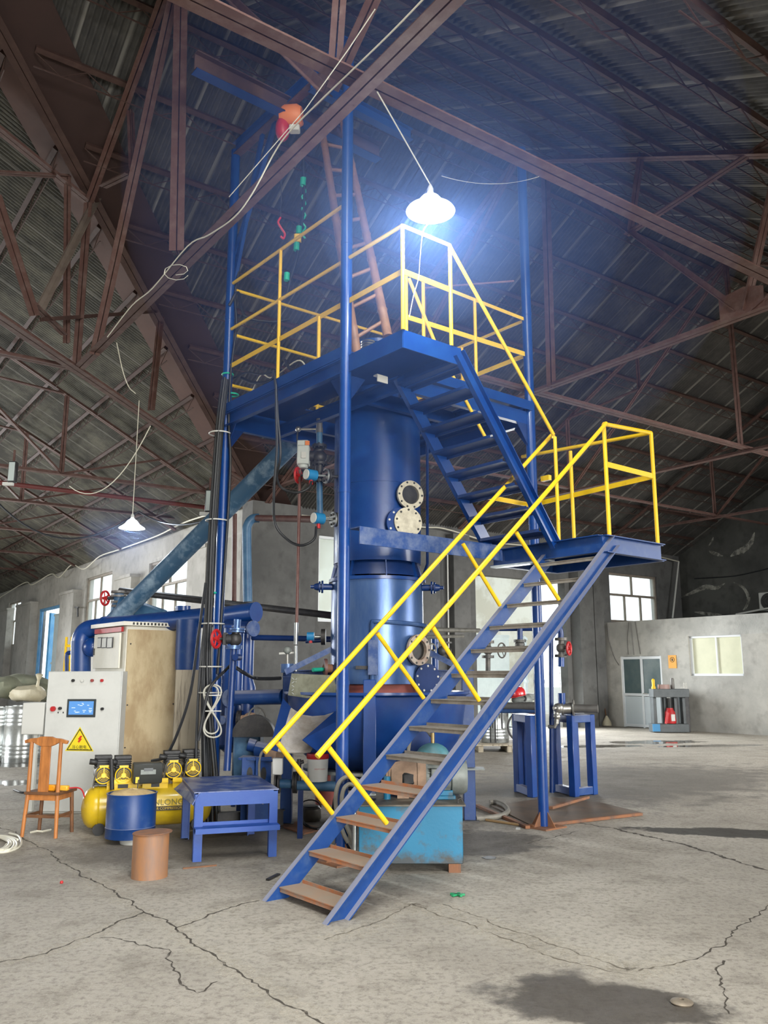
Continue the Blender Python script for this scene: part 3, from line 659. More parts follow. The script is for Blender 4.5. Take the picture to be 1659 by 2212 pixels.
solo('chord_cable', MB().path(spline([P1o(232, 728), P1o(285, 660), P1o(330, 622), P1o(405, 532), P1o(450, 508), P1o(505, 470), P1o(545, 418), P1o(590, 335), P1o(625, 285), P1o(705, 205), P1o(840, 75), P1o(960, -50)], 5), .007, 6), M_whitecable, 'white cable lying along the lower chord of the truss past the hoist', 'cable')
solo('tie_wire', MB().path([P1o(495, 425, .3), P1o(660, 235, .3), P1o(750, 110, .3), P1o(810, 20, .3)], .004, 5), M_whitecable, 'taut thin wire passing beside the hoist up to the truss', 'wire')
solo('wire_loop', MB().path([P1o(372+26*math.sin(i*.7)+8, 580+14*math.cos(i*.7)+i*1.2, .2) for i in range(12)], .004, 5), M_whitecable, 'loose loop of thin wire on the truss chord by its tall post', 'wire')
wl = lambda u, v: hB(u, v, -.35)
solo('wall_cable', MB().path(spline([wl(-20, 1305), wl(12, 1283), wl(55, 1258), wl(70, 1263), wl(110, 1240), wl(128, 1247), wl(155, 1220), wl(182, 1229), wl(215, 1202), wl(255, 1188), wl(300, 1172), wl(345, 1155), wl(395, 1130), wl(450, 1112), wl(520, 1095)], 5), .022, 6), M_whitecable, 'thick white cable draped along the top of the left window wall', 'cable')
we = lambda u, v: hA(u, v, -.3)
solo('wall_cable', MB().path(spline([we(560, 1100), we(640, 1112), we(700, 1118), we(905, 1138), we(960, 1142), we(1050, 1168), we(1130, 1178), we(1310, 1190), we(1400, 1198), we(1466, 1213)], 5), .02, 6), M_whitecable, 'white cable sagging along the top of the end wall', 'cable')
solo('conduit', MB().tube(we(1466, 1213), we(1453, 1335), .03), M_white, 'pale upright conduit in the dark corner above the office', 'pipe')
solo('sprinkler_pipe', MB().tube(hall(1.9, -14, 5.86), hall(1.9, -.3, 5.86), .055), mat('red_oxide_pipe', srgb(104, 48, 46), .6, 0, srgb(80, 44, 42), 5, .5), 'red-brown pipe crossing level under the left roof trusses', 'pipe')
k = Q(360, 900, 12)
solo('hanging_wire', MB().path(sag(Q(325, 920, 13), Q(150, 1050, 13.5), .5), .008, 5), M_whitecable, 'pale wire swagged from the hip truss towards the left', 'wire')
solo('hanging_wire', MB().path(spline([Q(252, 740, 11.5), Q(265, 800, 11.8), Q(278, 835, 12), Q(293, 850, 12.2)]), .007, 5), M_whitecable, 'short pale wire dangling beside the foot of the long truss chord', 'wire')
solo('hanging_wire', MB().path(sag(Q(-10, 1080, 14), Q(300, 1105, 13.5), .55)+sag(Q(300, 1105, 13.5), Q(455, 1120, 12.5), .15), .016, 6), M_rubber, 'dark cable swagged behind the far pendant lamp', 'cable')
def floodlight(label, u, v, Y):
    t = thing('flood_light', label, 'lamp', Q(u, v, Y)); c = Q(u, v, Y)
    MB().box(c, (.12, .1, .34)).build('housing', M_dark, t, .01); MB().box(c-V3((0, .055, 0)), (.09, .012, .3)).build('glass', mat('lamp_glass', srgb(190, 200, 196), .15), t)
    MB().bar(c+UP*.17, c+UP*.36, .03, .02).build('bracket', M_brown, t); MB().box(c+V3((-.06, 0, -.19)), (.16, .06, .05)).build('clamp', M_white, t)
floodlight('unlit glass floodlight fixed under the trusses at the left edge', 28, 1020, 13); floodlight('unlit floodlight tucked behind the blue corner column of the tower', 453, 1083, 12.4)

# added scatter volumes standing in for the lens bloom around the lamps
def haze(c, R, dens, col, lab='bluish lens bloom around the bright pendant lamp, drawn as a haze volume'):
    m = bpy.data.materials.new('halo_scatter'); m.use_nodes = True; nt = m.node_tree; nt.nodes.remove(nt.nodes['Principled BSDF'])
    v = nt.nodes.new('ShaderNodeVolumeScatter'); v.inputs['Color'].default_value = col; v.inputs['Density'].default_value = dens; v.inputs['Anisotropy'].default_value = .0
    nt.links.new(v.outputs[0], nt.nodes['Material Output'].inputs['Volume'])
    try: m.cycles.volume_sampling = 'EQUIANGULAR'; m.cycles.homogeneous_volume = True
    except Exception: pass
    return tag(MB().ball(c, R, 40).build('halo_haze', m, None, 0, 180, c), lab, 'haze', None, 'stuff')
haze(LP2, .8, .04, (.4, .55, 1, 1), 'bluish halo around the smaller far lamp, drawn as a haze volume'); haze(LP, 2.6, .02, (.22, .38, 1, 1)); haze(LP, 1.7, .038, (.23, .40, 1, 1)); haze(LP, 1.0, .065, (.28, .46, 1, 1))

# ================================================================ the blue steel tower
t = thing('steel_tower', 'blue steel tower of four round columns carrying a platform high up around the blue furnace', 'tower', T(1.17, 1.34, 0))
TOPZ = 7.95
for (a, b, z0, zt) in ((0, 0, 0, TOPZ-.05), (0, 2.68, 0, 8.0), (2.35, 0, 0, TOPZ+.1), (2.35, 2.68, 0, 6.3)):
    mb = MB(); p = T(a, b, 0); mb.tube(p+UP*z0, p+UP*zt, .057, n=20)
    for z in (1.52, 3.29, 5.81): mb.tube(p+UP*(z-.02), p+UP*(z+.02), .0605, n=20)
    mb.build('column', M_blue, t)
    f = MB(); f.box(p+UP*.008, (.34, .34, .016), (TA, TB, UP))
    for d in (TA, TB, -TA, -TB): f.prism([(.05, .016), (.16, .016), (.05, .17)], p-d.cross(UP)*.004, d, UP, d.cross(UP), .008)
    f.build('base_plate', M_rust, t)
for a, b in (((0, 0), (2.35, 0)),):
    MB().ibeam(T(*a, TOPZ+.12), T(*b, TOPZ+.12), .1, .14).build('top_beam', M_blue, t)
# deck: four strips around the furnace, a plate edge over a channel
DK = 4.69
mb = MB()
for (a0, a1, b0, b1) in ((0, 2.35, 0, .74), (0, 2.35, 2.0, 2.68), (1.8, 2.35, .74, 2.0), (0, .55, .74, 2.0)):
    mb.box(T((a0+a1)/2, (b0+b1)/2, DK-.006), (a1-a0, b1-b0, .012), (TA, TB, UP))
mb.build('deck_plate', M_bluedark, t)
for a, b, fl in (((-.02, 0), (2.35, 0), 1), ((0, 2.68), (2.35, 2.68), -1), ((2.35, 0), (2.35, 2.68), 1), ((0, .7), (0, 2.68), -1), ((.02, .74), (2.35, .74), 1), ((.02, 2.0), (2.35, 2.0), 1), ((.55, .74), (.55, 2.0), 1), ((1.8, .74), (1.8, 2.0), 1)):
    MB().channel(T(*a, 4.515), T(*b, 4.515), .06, .15, .01, UP, -1).build('deck_beam', M_blue, t)
for a, b in (((0, -.05), (2.35, -.05)), ((0, 2.73), (2.35, 2.73)), ((2.4, 0), (2.4, 2.68)), ((-.05, .78), (-.05, 2.68))):
    MB().bar(T(*a, DK-.035), T(*b, DK-.035), .012, .11).build('plate_edge', M_blue, t)
for (a, b, da, db) in ((0, 0, 1, 0), (0, 0, 0, 1), (0, 2.68, 0, -1), (0, 2.68, 1, 0), (2.35, 0, -1, 0), (2.35, 0, 0, 1)):
    d = TA*da+TB*db; MB().prism([(.05, 0), (.24, 0), (.05, -.26)], T(a, b, 4.44)-d.cross(UP)*.005, d, UP, d.cross(UP), .01).build('bracket', M_bluedark, t)
# small landing that sticks out at the near corner
EXA, EXB, EXZ = -.85, .72, 4.62
mb = MB(); mb.box(T(EXA/2, EXB/2, EXZ-.01), (-EXA, EXB, .016), (TA, TB, UP)); mb.build('corner_landing', M_bluedark, t)
for p, q in (((EXA, -.0), (0, 0)), ((EXA, 0), (EXA, EXB)), ((EXA, EXB), (0, EXB))):
    MB().bar(T(*p, EXZ-.085), T(*q, EXZ-.085), .012, .17).build('landing_edge', M_blue, t)
bk_ = G(826, 819, 4.44); MB().box(bk_, (.13, .012, .07), (TB, TA, UP)).box(bk_+UP*.035+TA*.03, (.13, .06, .012), (TB, TA, UP)).build('clip_angle', M_white, t)
# knee brace near the left column, hoist runway and its cantilever
MB().bar(T(2.35, .03, 6.6), T(1.45, .03, TOPZ+.06), .05, .06).build('brace', M_blue, t)
MB().bar(T(2.35, .03, 6.2), T(1.75, .03, TOPZ+.06), .04, .05).build('brace', M_blue, t)
RA = 1.1
MB().ibeam(T(RA, -1.2, TOPZ-.02), T(RA, 1.3, TOPZ-.02), .13, .2, .014).build('runway_beam', M_brown2, t)
MB().bar(T(RA, -1.2, TOPZ-.125), T(RA, 1.3, TOPZ-.125), .13, .012).build('runway_flange', M_blue, t)
MB().ibeam(T(.62, -.05, TOPZ+.0), T(.62, 1.4, TOPZ+.0), .1, .14).build('top_beam', M_blue, t)
MB().bar(T(0, -.0, TOPZ+.03), T(2.4, 0, TOPZ+.03), .1, .012).build('top_flange', M_brown, t)
# N to R tie at landing height
MB().angle(T(-.05, .08, 2.86), T(-.05, 2.0, 2.86), .16, .012).build('tie_angle', M_bluedust, t)

def pipe_rail(t, name, pts, r=.019, m=None): return MB().path(pts, r, 10).build(name, m or M_yellow, t)
def flat_rail(t, name, p, q, h=.055): return MB().bar(p, q, .008, h).build(name, M_yellow, t)
# --- yellow railing around the upper platform
t = thing('guard_railing', 'yellow railing around the high tower platform', 'railing', T(0, 0, DK))
pipe_rail(t, 'top_rail', [T(2.3, 0, 6.25), T(.06, 0, 6.25)]); pipe_rail(t, 'top_rail', [T(2.3, 0, 5.66), T(EXA, 0, 5.63)]); flat_rail(t, 'mid_rail', T(2.3, 0, 5.19), T(EXA, 0, 5.18))
pipe_rail(t, 'top_rail', [T(EXA, 0, 5.63), T(EXA, .6, 5.64)]); flat_rail(t, 'mid_rail', T(EXA, 0, 5.18), T(EXA, .62, 5.18))
for p, z0, z1 in (((1.23, 0), 4.7, 6.25), ((.46, 0), 4.7, 5.19), ((EXA, 0), 4.62, 5.63), ((EXA, .6), 4.62, 5.64)): pipe_rail(t, 'post', [T(*p, z0), T(*p, z1)])
flat_rail(t, 'top_rail', T(0, .77, 5.74), T(0, 2.62, 5.74), .04); flat_rail(t, 'mid_rail', T(0, .77, 5.25), T(0, 2.62, 5.3))
for b, z in ((.78, 5.74), (1.02, 5.74), (1.8, 5.74)): pipe_rail(t, 'post', [T(0, b, 4.7), T(0, b, z)])
pipe_rail(t, 'top_rail', [T(.06, 2.68, 5.75), T(2.3, 2.68, 5.75)]); flat_rail(t, 'mid_rail', T(.06, 2.68, 5.31), T(2.3, 2.68, 5.27))
pipe_rail(t, 'top_rail', [T(2.35, .06, 6.2), T(2.35, 2.6, 6.25)]); pipe_rail(t, 'mid_rail', [T(2.35, .06, 5.62), T(2.35, 2.6, 5.62)]); pipe_rail(t, 'mid_rail', [T(2.35, .06, 4.98), T(2.35, 2.6, 4.98)])
pipe_rail(t, 'post', [T(2.35, 1.3, 4.7), T(2.35, 1.3, 6.22)]); pipe_rail(t, 'post', [T(1.1, 2.68, 4.7), T(1.1, 2.68, 5.75)])

# --- stairs
def stair(label, name, a_n, a_f, b0, z0, b1, z1, nt, tm, hgt, flip, first, last, stm):
    t = thing(name, label, 'stairs', T((a_n+a_f)/2, b0, min(z0, z1)))
    d = (T(0, b1, z1)-T(0, b0, z0)).normalized(); nrm = d.cross(TA); nrm = nrm if nrm.z > 0 else -nrm
    for a, fl in ((a_n, 1), (a_f, -1)):
        MB().channel(T(a, b0, z0)-nrm*hgt/2, T(a, b1, z1)-nrm*hgt/2, .05, hgt, .009, nrm, flip*fl).build('stringer', stm, t)
    w = abs(a_f-a_n)
    for i in range(nt):
        f = first+(last-first)*i/(nt-1); p = T((a_n+a_f)/2, b0+(b1-b0)*f, z0+(z1-z0)*f)-UP*.02
        mm = tm(i) if callable(tm) else tm
        mb = MB(); dd = TB if b1 > b0 and z1 > z0 else -TB
        c = p+dd*.09; mb.box(c, (w-.015, .2, .006), (TA, TB, UP)); mb.box(p-UP*.016, (w-.015, .006, .032), (TA, TB, UP)); mb.box(p+dd*.19+UP*.012, (w-.03, .006, .03), (TA, TB, UP))
        mb.build('tread', mm, t)
    return t
ts = stair('long blue lower stair with rusty treads rising from the floor to the small landing', 'staircase', -1.40, -.70, -1.19, 0.0, 2.16, 2.91, 13, lambda i: M_rusttread if i < 4 else M_dusttread, .125, 1, .035, .93, M_blueworn)
stair('steep blue upper stair from the small landing up to the tower platform', 'staircase', EXA, -.03, 2.03, 2.90, EXB, 4.60, 8, M_bluedark, .13, -1, .06, .93, M_blue)
# --- small mid landing
t = thing('stair_landing', 'small blue landing between the two stairs, fixed to the right tower column', 'platform', T(-.65, 2.55, 2.75))
mb = MB(); mb.box(T(-.69, 2.52, 2.905), (1.4, .98, .012), (TA, TB, UP)); mb.build('deck_plate', M_bluedark, t)
for p, q in (((0.02, 2.03), (-1.39, 2.03)), ((-1.39, 2.03), (-1.39, 3.01)), ((-1.39, 3.01), (.02, 3.01)), ((.02, 2.03), (.02, 3.01))):
    MB().channel(T(*p, 2.82), T(*q, 2.82), .06, .17, .009).build('edge_beam', M_blueworn, t)
MB().bar(T(.0, 2.0, 2.725), T(-.75, 2.06, 2.725), .1, .02).build('sole_plate', M_galv, t)
# --- yellow rails of the stairs and the landing
t = thing('handrail', 'yellow handrail on the near side of the lower stair', 'railing', T(-1.4, .5, 0))
pipe_rail(t, 'top_rail', [T(-1.4, -1.25, 1.055), T(-1.4, 2.18, 4.04)], .021)
for u in (((710, 1615), (835, 1778)), ((935, 1355), (1035, 1513)), ((1115, 1150), (1207, 1295))): pipe_rail(t, 'post', [onA(*u[0], -1.4), onA(*u[1], -1.4)])
t = thing('handrail', 'yellow handrail on the far side of the lower stair', 'railing', T(-.7, .5, 0))
pipe_rail(t, 'top_rail', [T(-.7, -1.23, 1.035), T(-.7, 2.21, 4.09)], .021)
for u in (((600, 1605), (718, 1757)), ((815, 1368), (915, 1508)), ((1000, 1175), (1080, 1308))): pipe_rail(t, 'post', [onA(*u[0], -.7), onA(*u[1], -.7)])
t = thing('handrail', 'yellow handrail sloping down the near side of the steep upper stair', 'railing', T(EXA, 1.3, 3))
pipe_rail(t, 'top_rail', [T(EXA, .59, 5.64), T(EXA, 2.04, 4.02)])
pipe_rail(t, 'top_rail', [T(EXA, 2.04, 4.0), T(-.7, 2.2, 4.06)]); pipe_rail(t, 'post', [T(EXA, 2.06, 4.0), T(EXA, 2.06, 2.91)])
t = thing('handrail', 'yellow handrail sloping down the far side of the steep upper stair', 'railing', T(0, 1.3, 3))
pipe_rail(t, 'top_rail', [T(-.02, .8, 5.68), T(-.02, 1.17, 5.05)]); pipe_rail(t, 'top_rail', [T(-.02, 1.17, 5.05), T(-.02, 1.9, 4.15), T(-.2, 2.1, 4.0)])
t = thing('guard_railing', 'yellow railing around the small mid landing', 'railing', T(-.7, 3, 2.91))
pipe_rail(t, 'top_rail', [T(-1.37, 2.18, 4.04), T(-1.37, 3.0, 4.1), T(.42, 3.0, 4.2)], .021)
flat_rail(t, 'mid_rail', T(-1.37, 2.2, 3.63), T(-1.37, 3.0, 3.63)); flat_rail(t, 'mid_rail', T(-1.37, 3.0, 3.63), T(.3, 3.0, 3.58)); flat_rail(t, 'mid_rail', T(.3, 3.0, 3.58), T(.3, 2.2, 3.58))
for p, z in (((-1.37, 2.18), 4.04), ((-1.37, 3.0), 4.1), ((-.31, 3.0), 4.12)): pipe_rail(t, 'post', [T(*p, 2.9), T(*p, z)], .021)
MB().box(T(.02, 2.95, 3.85), (.12, .05, .06), (TA, TB, UP)).build('clamp', M_yellow, t)

# ================================================================ hoist, pendant cables and ladder on the tower
HB0 = PL(628, 262, T(RA, 0, 0), TA)
t = thing('electric_hoist', 'small orange and red hoist hanging under the tower top beam', 'hoist', HB0)
mb = MB(); mb.lathe([(0, -.13), (.10, -.13), (.13, -.08), (.13, .06), (.1, .12), (0, .12)], HB0+UP*.06, (TA*.7-TB*.7), 20); mb.build('drum_housing', M_orange, t)
MB().ball(HB0+V3((-.09, 0, -.1)), .11, 16, (.75, .9, 1.35)).build('motor_cover', M_red, t); MB().box(HB0+V3((.05, -.03, -.12)), (.12, .1, .07)).build('gear_box', M_white, t, .01)
MB().bar(HB0+UP*.15, V3((HB0.x, HB0.y, T(0, 0, TOPZ-.2).z)), .05, .03).build('trolley', M_dark, t)
def onR(u, v): return PL(u, v, T(RA, 0, 0), TA)
MB().path([onR(607, 385), onR(608, 430), onR(606, 470)], .006, 6).build('chain', M_dark, t)
MB().path(spline([onR(606, 470), onR(601, 480), onR(607, 492), onR(615, 505), onR(612, 515), onR(606, 510)]), .012, 8).build('hook', M_red, t)
t = thing('pendant_cable', 'dark control cable bound with green tape hanging inside the tower', 'cable', onR(650, 700))
MB().path(spline([onR(654, 330), onR(656, 400), onR(655, 450), onR(650, 490), onR(645, 530), onR(640, 560), onR(628, 600), onR(618, 640)]), .02, 8).build('cable', M_rubber, t)
MB().path([onR(656+4*math.sin(i*1.2), 380+i*5) for i in range(28)], .012, 6).build('tape_spiral', M_green, t)
for u, v in ((655, 385), (646, 490), (641, 525), (620, 590)): MB().tube(onR(u, v), onR(u-1, v+16), .032).build('tape', M_green, t)
MB().box(onR(643, 515), (.08, .06, .1)).build('switch_box', M_yellow, t, .01)
# bamboo ladder leaning inside the platform
t = thing('bamboo_ladder', 'long bamboo ladder leaning up inside the tower platform', 'ladder', T(.2, .35, DK))
def bamboo(name, p, q, r):
    n = int((q-p).length/.32); pts = []; rr = []
    for i in range(n):
        for k, s in ((.0, 1.14), (.06, 1), (.94, 1)): pts.append(p.lerp(q, (i+k)/n)); rr.append(r*s*(1-.25*(i+k)/n))
    return MB().path(pts, rr, 12).build(name, M_bamboo, t)
la0, la1 = onB(772, 772, .25), onB(693, 262, .25); lb0, lb1 = onB(838, 728, .55), onB(763, 372, .55)
lb1 = lb0+(lb1-lb0)*1.35
bamboo('rail', la0, la1, .05); bamboo('rail', lb0, lb1, .05)
for i in range(8):
    f = .07+.115*i; MB().tube(la0.lerp(la1, f*1.02), lb0.lerp(lb1, f*.98), .02, n=10).build('rung', M_bamboo, t)
# cables coiled on the platform
solo('platform_cables', MB().path(spline([T(2.1, .05, 5.0), T(1.8, .05, 4.86), T(1.45, .06, 4.8), T(1.2, .05, 4.95), T(1.05, .06, 4.8), T(.7, .06, 4.76)]), .018, 8).path(spline([T(2.2, .1, 4.78), T(1.7, .12, 4.75), T(1.3, .06, 4.78), T(.9, .12, 4.75)]), .016, 8)
     .path(spline([T(2.28, .05, 5.05), T(1.9, .0, 5.0), T(1.6, .02, 4.9), T(1.2, .04, 4.85)]), .012, 8), M_rubber, 'dark cables lying along the left edge of the tower platform', 'cable')
solo('platform_hose', MB().path(spline([T(2.0, .1, 4.75), T(1.75, .1, 4.95), T(1.5, .1, 4.85), T(1.0, .1, 4.9), T(.8, .1, 4.75)]), .008, 6), M_whitecable, 'thin pale cable looped on the left edge of the platform', 'cable')
solo('rail_cable', MB().path(spline([T(2.3, -.04, 5.95), T(2.2, .02, 6.1), T(2.05, .04, 5.75), T(1.9, .3, 5.7), T(1.8, .5, 5.75)]), .018, 7), M_rubber, 'dark cable with green ties looped at the left tower column rail', 'cable')
DH = onB(600, 840, -.06)
solo('drop_cable', MB().path(spline([onB(590, 800, -.07), onB(596, 835, -.07), onB(600, 900, -.07), onB(606, 980, -.05), onB(598, 1030, .0), onB(610, 1055, .1), onB(640, 1064, .2), onB(665, 1055, .3), onB(673, 1040, .35)]), .014, 8), M_rubber, 'black cable dropping from the platform edge to the upper blue sensor', 'cable')
solo('drop_cable', MB().path(spline([onB(596, 830, -.09), onB(597, 900, -.09), onB(598, 970, -.08), onB(592, 1060, -.05), onB(594, 1130, .05), onB(620, 1165, .15), onB(650, 1178, .2), onB(678, 1165, .3), onB(683, 1138, .35)]), .014, 8), M_rubber, 'black cable dropping from the platform edge to the lower blue sensor', 'cable')
# bundle of black cables strapped to the left column
t = thing('cable_bundle', 'thick bundle of black cables strapped down the left tower column', 'cable', T(2.35, -.15, 0))
rnd = random.Random(3)
for i in range(12):
    o = rnd.uniform(0, 1); q = rnd.uniform(-.06, .06); r_ = rnd.uniform(-.25, .3)
    zs = [(5.0, .03, 0), (4.5, -.01, 0), (4.0, -.03, 0), (3.2, -.05, 0), (2.4, -.06, .1), (1.7, -.08, .3), (1.1, -.06, .6), (.5, -.02, .9), (.05, .0, 1.1)]
    MB().path(spline([T(2.35, 0, z)+V3((x-.085*o+r_*k*.5, -.12+q+(o-.5)*.05, 0)) for z, x, k in zs], 5), .0155, 7).build('cable', M_rubber, t)
MB().path(spline([T(2.35, 0, 2.6)+V3((-.13, -.16, 0)), T(2.35, 0, 2.0)+V3((-.18, -.2, 0)), T(2.35, 0, 1.4)+V3((-.24, -.2, 0)), T(2.35, 0, .95)+V3((-.38, -.15, 0)), T(2.35, 0, .72)+V3((-.52, -.05, 0)), T(2.35, 0, .66)+V3((-.7, .1, 0))], 6), .016, 7).build('cable', M_rubber, t)
for z in (4.35, 3.32, 2.15, 1.68, 1.4): MB().ring(T(2.35, 0, z)+V3((-.05, -.07, 0)), UP, .125, .008, 20, 6).build('strap', M_white, t)
for z, dx in ((5.1, .0), (4.85, .07), (2.5, -.08)): MB().ring(T(2.35, 0, z)+V3((dx, 0, 0)), UP, .064, .011, 16, 6).build('tape', M_green, t)
solo('column_cable', MB().path(spline([T(2.35, 0, 6.9)+V3((.08, -.03, 0)), T(2.35, 0, 6.5)+V3((.1, -.03, 0)), T(2.35, 0, 6.1)+V3((.06, -.04, 0)), T(2.35, 0, 5.7)+V3((.09, -.04, 0)), T(2.35, 0, 5.1)+V3((.05, -.07, 0)), T(2.35, 0, 4.5)+V3((.05, -.09, 0)), T(2.35, 0, 3.9)+V3((.09, -.1, 0)), T(2.35, 0, 2.6)+V3((.06, -.1, 0)), T(2.35, 0, 1.6)+V3((.03, -.1, 0))]), .014, 7), M_rubber, 'single black cable running down the inner side of the left column', 'cable')

# ================================================================ the furnace in the middle of the tower
FC = T(1.17, 1.34, 0); FX, FY = FC.x, FC.y
fz = lambda v: ZV((FX, FY-.5), v)                        # height on its front face at image row v
z_seam, z_up, z_ring, z_low = fz(1037), fz(1208), fz(1243), fz(1478)
def at_face(u, extra=0.0, r=.497):                       # point and outward direction on the shell where image column u meets it
    s = max(-.98, min(.98, (u-813)/96.0)); th = math.asin(s); n = V3((math.sin(th), -math.cos(th), 0)); return V3((FX, FY, 0))+n*(r+extra), n
t = thing('furnace', 'tall blue cylindrical furnace standing inside the tower under the platform', 'furnace', V3((FX, FY, 0)))
C0 = V3((FX, FY, 0))
MB().lathe([(.001, 4.62), (.497, 4.62), (.497, z_seam+.006), (.503, z_seam+.006), (.503, z_seam-.006), (.495, z_seam-.006), (.495, z_up), (.001, z_up)], C0, UP, 56).build('upper_shell', M_blue, t)
MB().lathe([(.44, z_up+.02), (.452, z_up), (.50, z_ring+.02)], C0, UP, 56).build('neck', M_bluedark, t)
for i in range(8):
    th = math.pi*(i/4)+.2; n = V3((math.sin(th), -math.cos(th), 0)); MB().prism([(.44, z_up), (.49, z_up), (.53, z_ring), (.44, z_ring)], C0-n.cross(UP)*.006, n, UP, n.cross(UP), .012).build('gusset', M_blue, t)
MB().lathe([(.40, z_ring), (.545, z_ring), (.545, z_ring-.035), (.40, z_ring-.035)], C0, UP, 56).build('flange', M_blue, t)
MB().lathe([(.515, z_ring-.03), (.518, z_low), (.001, z_low)], C0, UP, 56).build('lower_shell', M_steelblue, t)
MB().lathe([(.44, z_low), (.44, z_low-.12), (.40, z_low-.12)], C0, UP, 48).build('base_band', mat('pinkish_primer', srgb(176, 96, 88), .7, 0, srgb(130, 80, 74), 6, .6), t)
def manhole(u, v, R, yaw, name, ringm):
    p, n = at_face(u); p.z = fz(v); th = math.radians(yaw); n = V3((math.sin(th), -math.cos(th), 0)); p = V3((p.x, p.y, p.z))+n*.02
    mb = MB(); mb.lathe([(R*.66, -.22), (R*.78, -.22), (R*.78, .05), (R, .05), (R, .08), (R*.66, .08), (R*.66, -.22)], p, n, 36)
    o = mb.build(name, ringm, t); MB().disc(p+n*.035, n, R*.68, .004).build('hole_shade', M_black, o)  # black disc stands in for the shade inside the opening
    d, s, uu = frame_of(n)
    for i in range(10): MB().disc(p+(s*math.cos(i*.628)+uu*math.sin(i*.628))*R*.88+n*.078, n, R*.075, .006, 0, 8).build('bolt_hole', M_black, o)
    return p, n, o
M_flange = mat('pale_flange_steel', srgb(206, 200, 180), .5, .3, srgb(150, 142, 126), 14, .6, .05)
p, n, o = manhole(876, 1067, px(32, 9.05), 26, 'upper_manhole', M_flange)
def cover(u, v, R, yaw, off, name, m1, boltm):
    p, _ = at_face(u); p.z = fz(v); th = math.radians(yaw); n = V3((math.sin(th), -math.cos(th), 0)); p = p+n*off
    o = MB().disc(p, n, R, .02, 0, 36).build(name, m1, t); d, s, uu = frame_of(n)
    for i in range(9): MB().disc(p+(s*math.cos(i*.698+.2)+uu*math.sin(i*.698+.2))*R*.84+n*.019, n, R*.075, .006, 0, 8).build('bolt', boltm, o)
    return p, n
cover(870, 1128, px(33, 9.0), 22, .1, 'manhole_cover', M_flange, M_black)
cover(858, 1130, px(34, 9.0), 22, .06, 'manhole_backing_plate', M_blue, M_white)
p, n, o = manhole(888, 1403, px(33, 9.05), 42, 'lower_manhole', mat('rusty_flange', srgb(186, 176, 164), .6, .2, srgb(140, 104, 84), 10, .7, .1))
cover(905, 1466, px(32, 9.0), 30, .12, 'lower_manhole_cover', M_bluedark, M_white)
for u, v, sgn in ((719, 1268, -1), (908, 1270, 1)):
    p = V3((FX+sgn*.5, FY-.12, ZV((FX, FY-.12), v))); dr = V3((sgn, -.12, 0)).normalized()
    mb = MB().tube(p, p+dr*.13, .035).disc(p+dr*.1, dr, .07, .02).disc(p+dr*.13, dr, .062, .02).tube(p+dr*.15, p+dr*.2, .045, .03).tube(p+dr*.2, p+dr*.24, .02)
    mb.build('side_nozzle', M_bluedark, t)
pts = []
for i in range(19):
    th = math.radians(-5+100*i/18); pts.append(C0+V3((math.sin(th)*.55, -math.cos(th)*.55, fz(1343)-.03*(i/18))))
MB().path([pts[0]-UP*.75]+[pts[0]-UP*.02]+pts+[pts[-1]+V3((.02, .02, -.06))], .022, 8).build('ring_pipe', M_steelblue, t)
p, n = at_face(806); MB().box(V3((p.x, p.y-.04, fz(1420))), (.1, .1, .36), (n.cross(UP), n, UP)).build('support_lug', M_dusttread if False else M_bluedust, t)
p, n = at_face(790); MB().box(V3((p.x-.03, p.y-.02, fz(1442))), (.14, .05, .035)).build('key_bar', M_dark, t)
for sgn in (-1, 1): MB().bar(C0+V3((sgn*.5, -.1, fz(1400))), C0+V3((sgn*1.0, -.15, fz(1452))), .02, .06).build('brace', M_bluedust, t)
# top works seen above the platform
MB().lathe([(.001, 5.42), (.30, 5.42), (.30, 5.38), (.26, 5.36), (.26, 4.7), (.34, 4.7), (.34, 4.62)], C0, UP, 36).build('charging_neck', M_blue, t)
MB().lathe([(.001, 4.92), (.36, 4.92), (.36, 4.87), (.001, 4.87)], C0, UP, 36).build('top_flange', M_bluedark, t)
mb = MB()
for k in range(4): mb.ring(onB(795, 745, .9)-UP*(k*.03-.03), UP, .07, .012, 18, 6)
mb.build('spring_stack', M_steel, t)
MB().tube(onB(917, 640, 1.4), onB(917, 760, 1.4), .02).tube(onB(917, 622, 1.4), onB(1110, 607, 2.3), .012).build('vent_pipe', M_brownpipe, t)
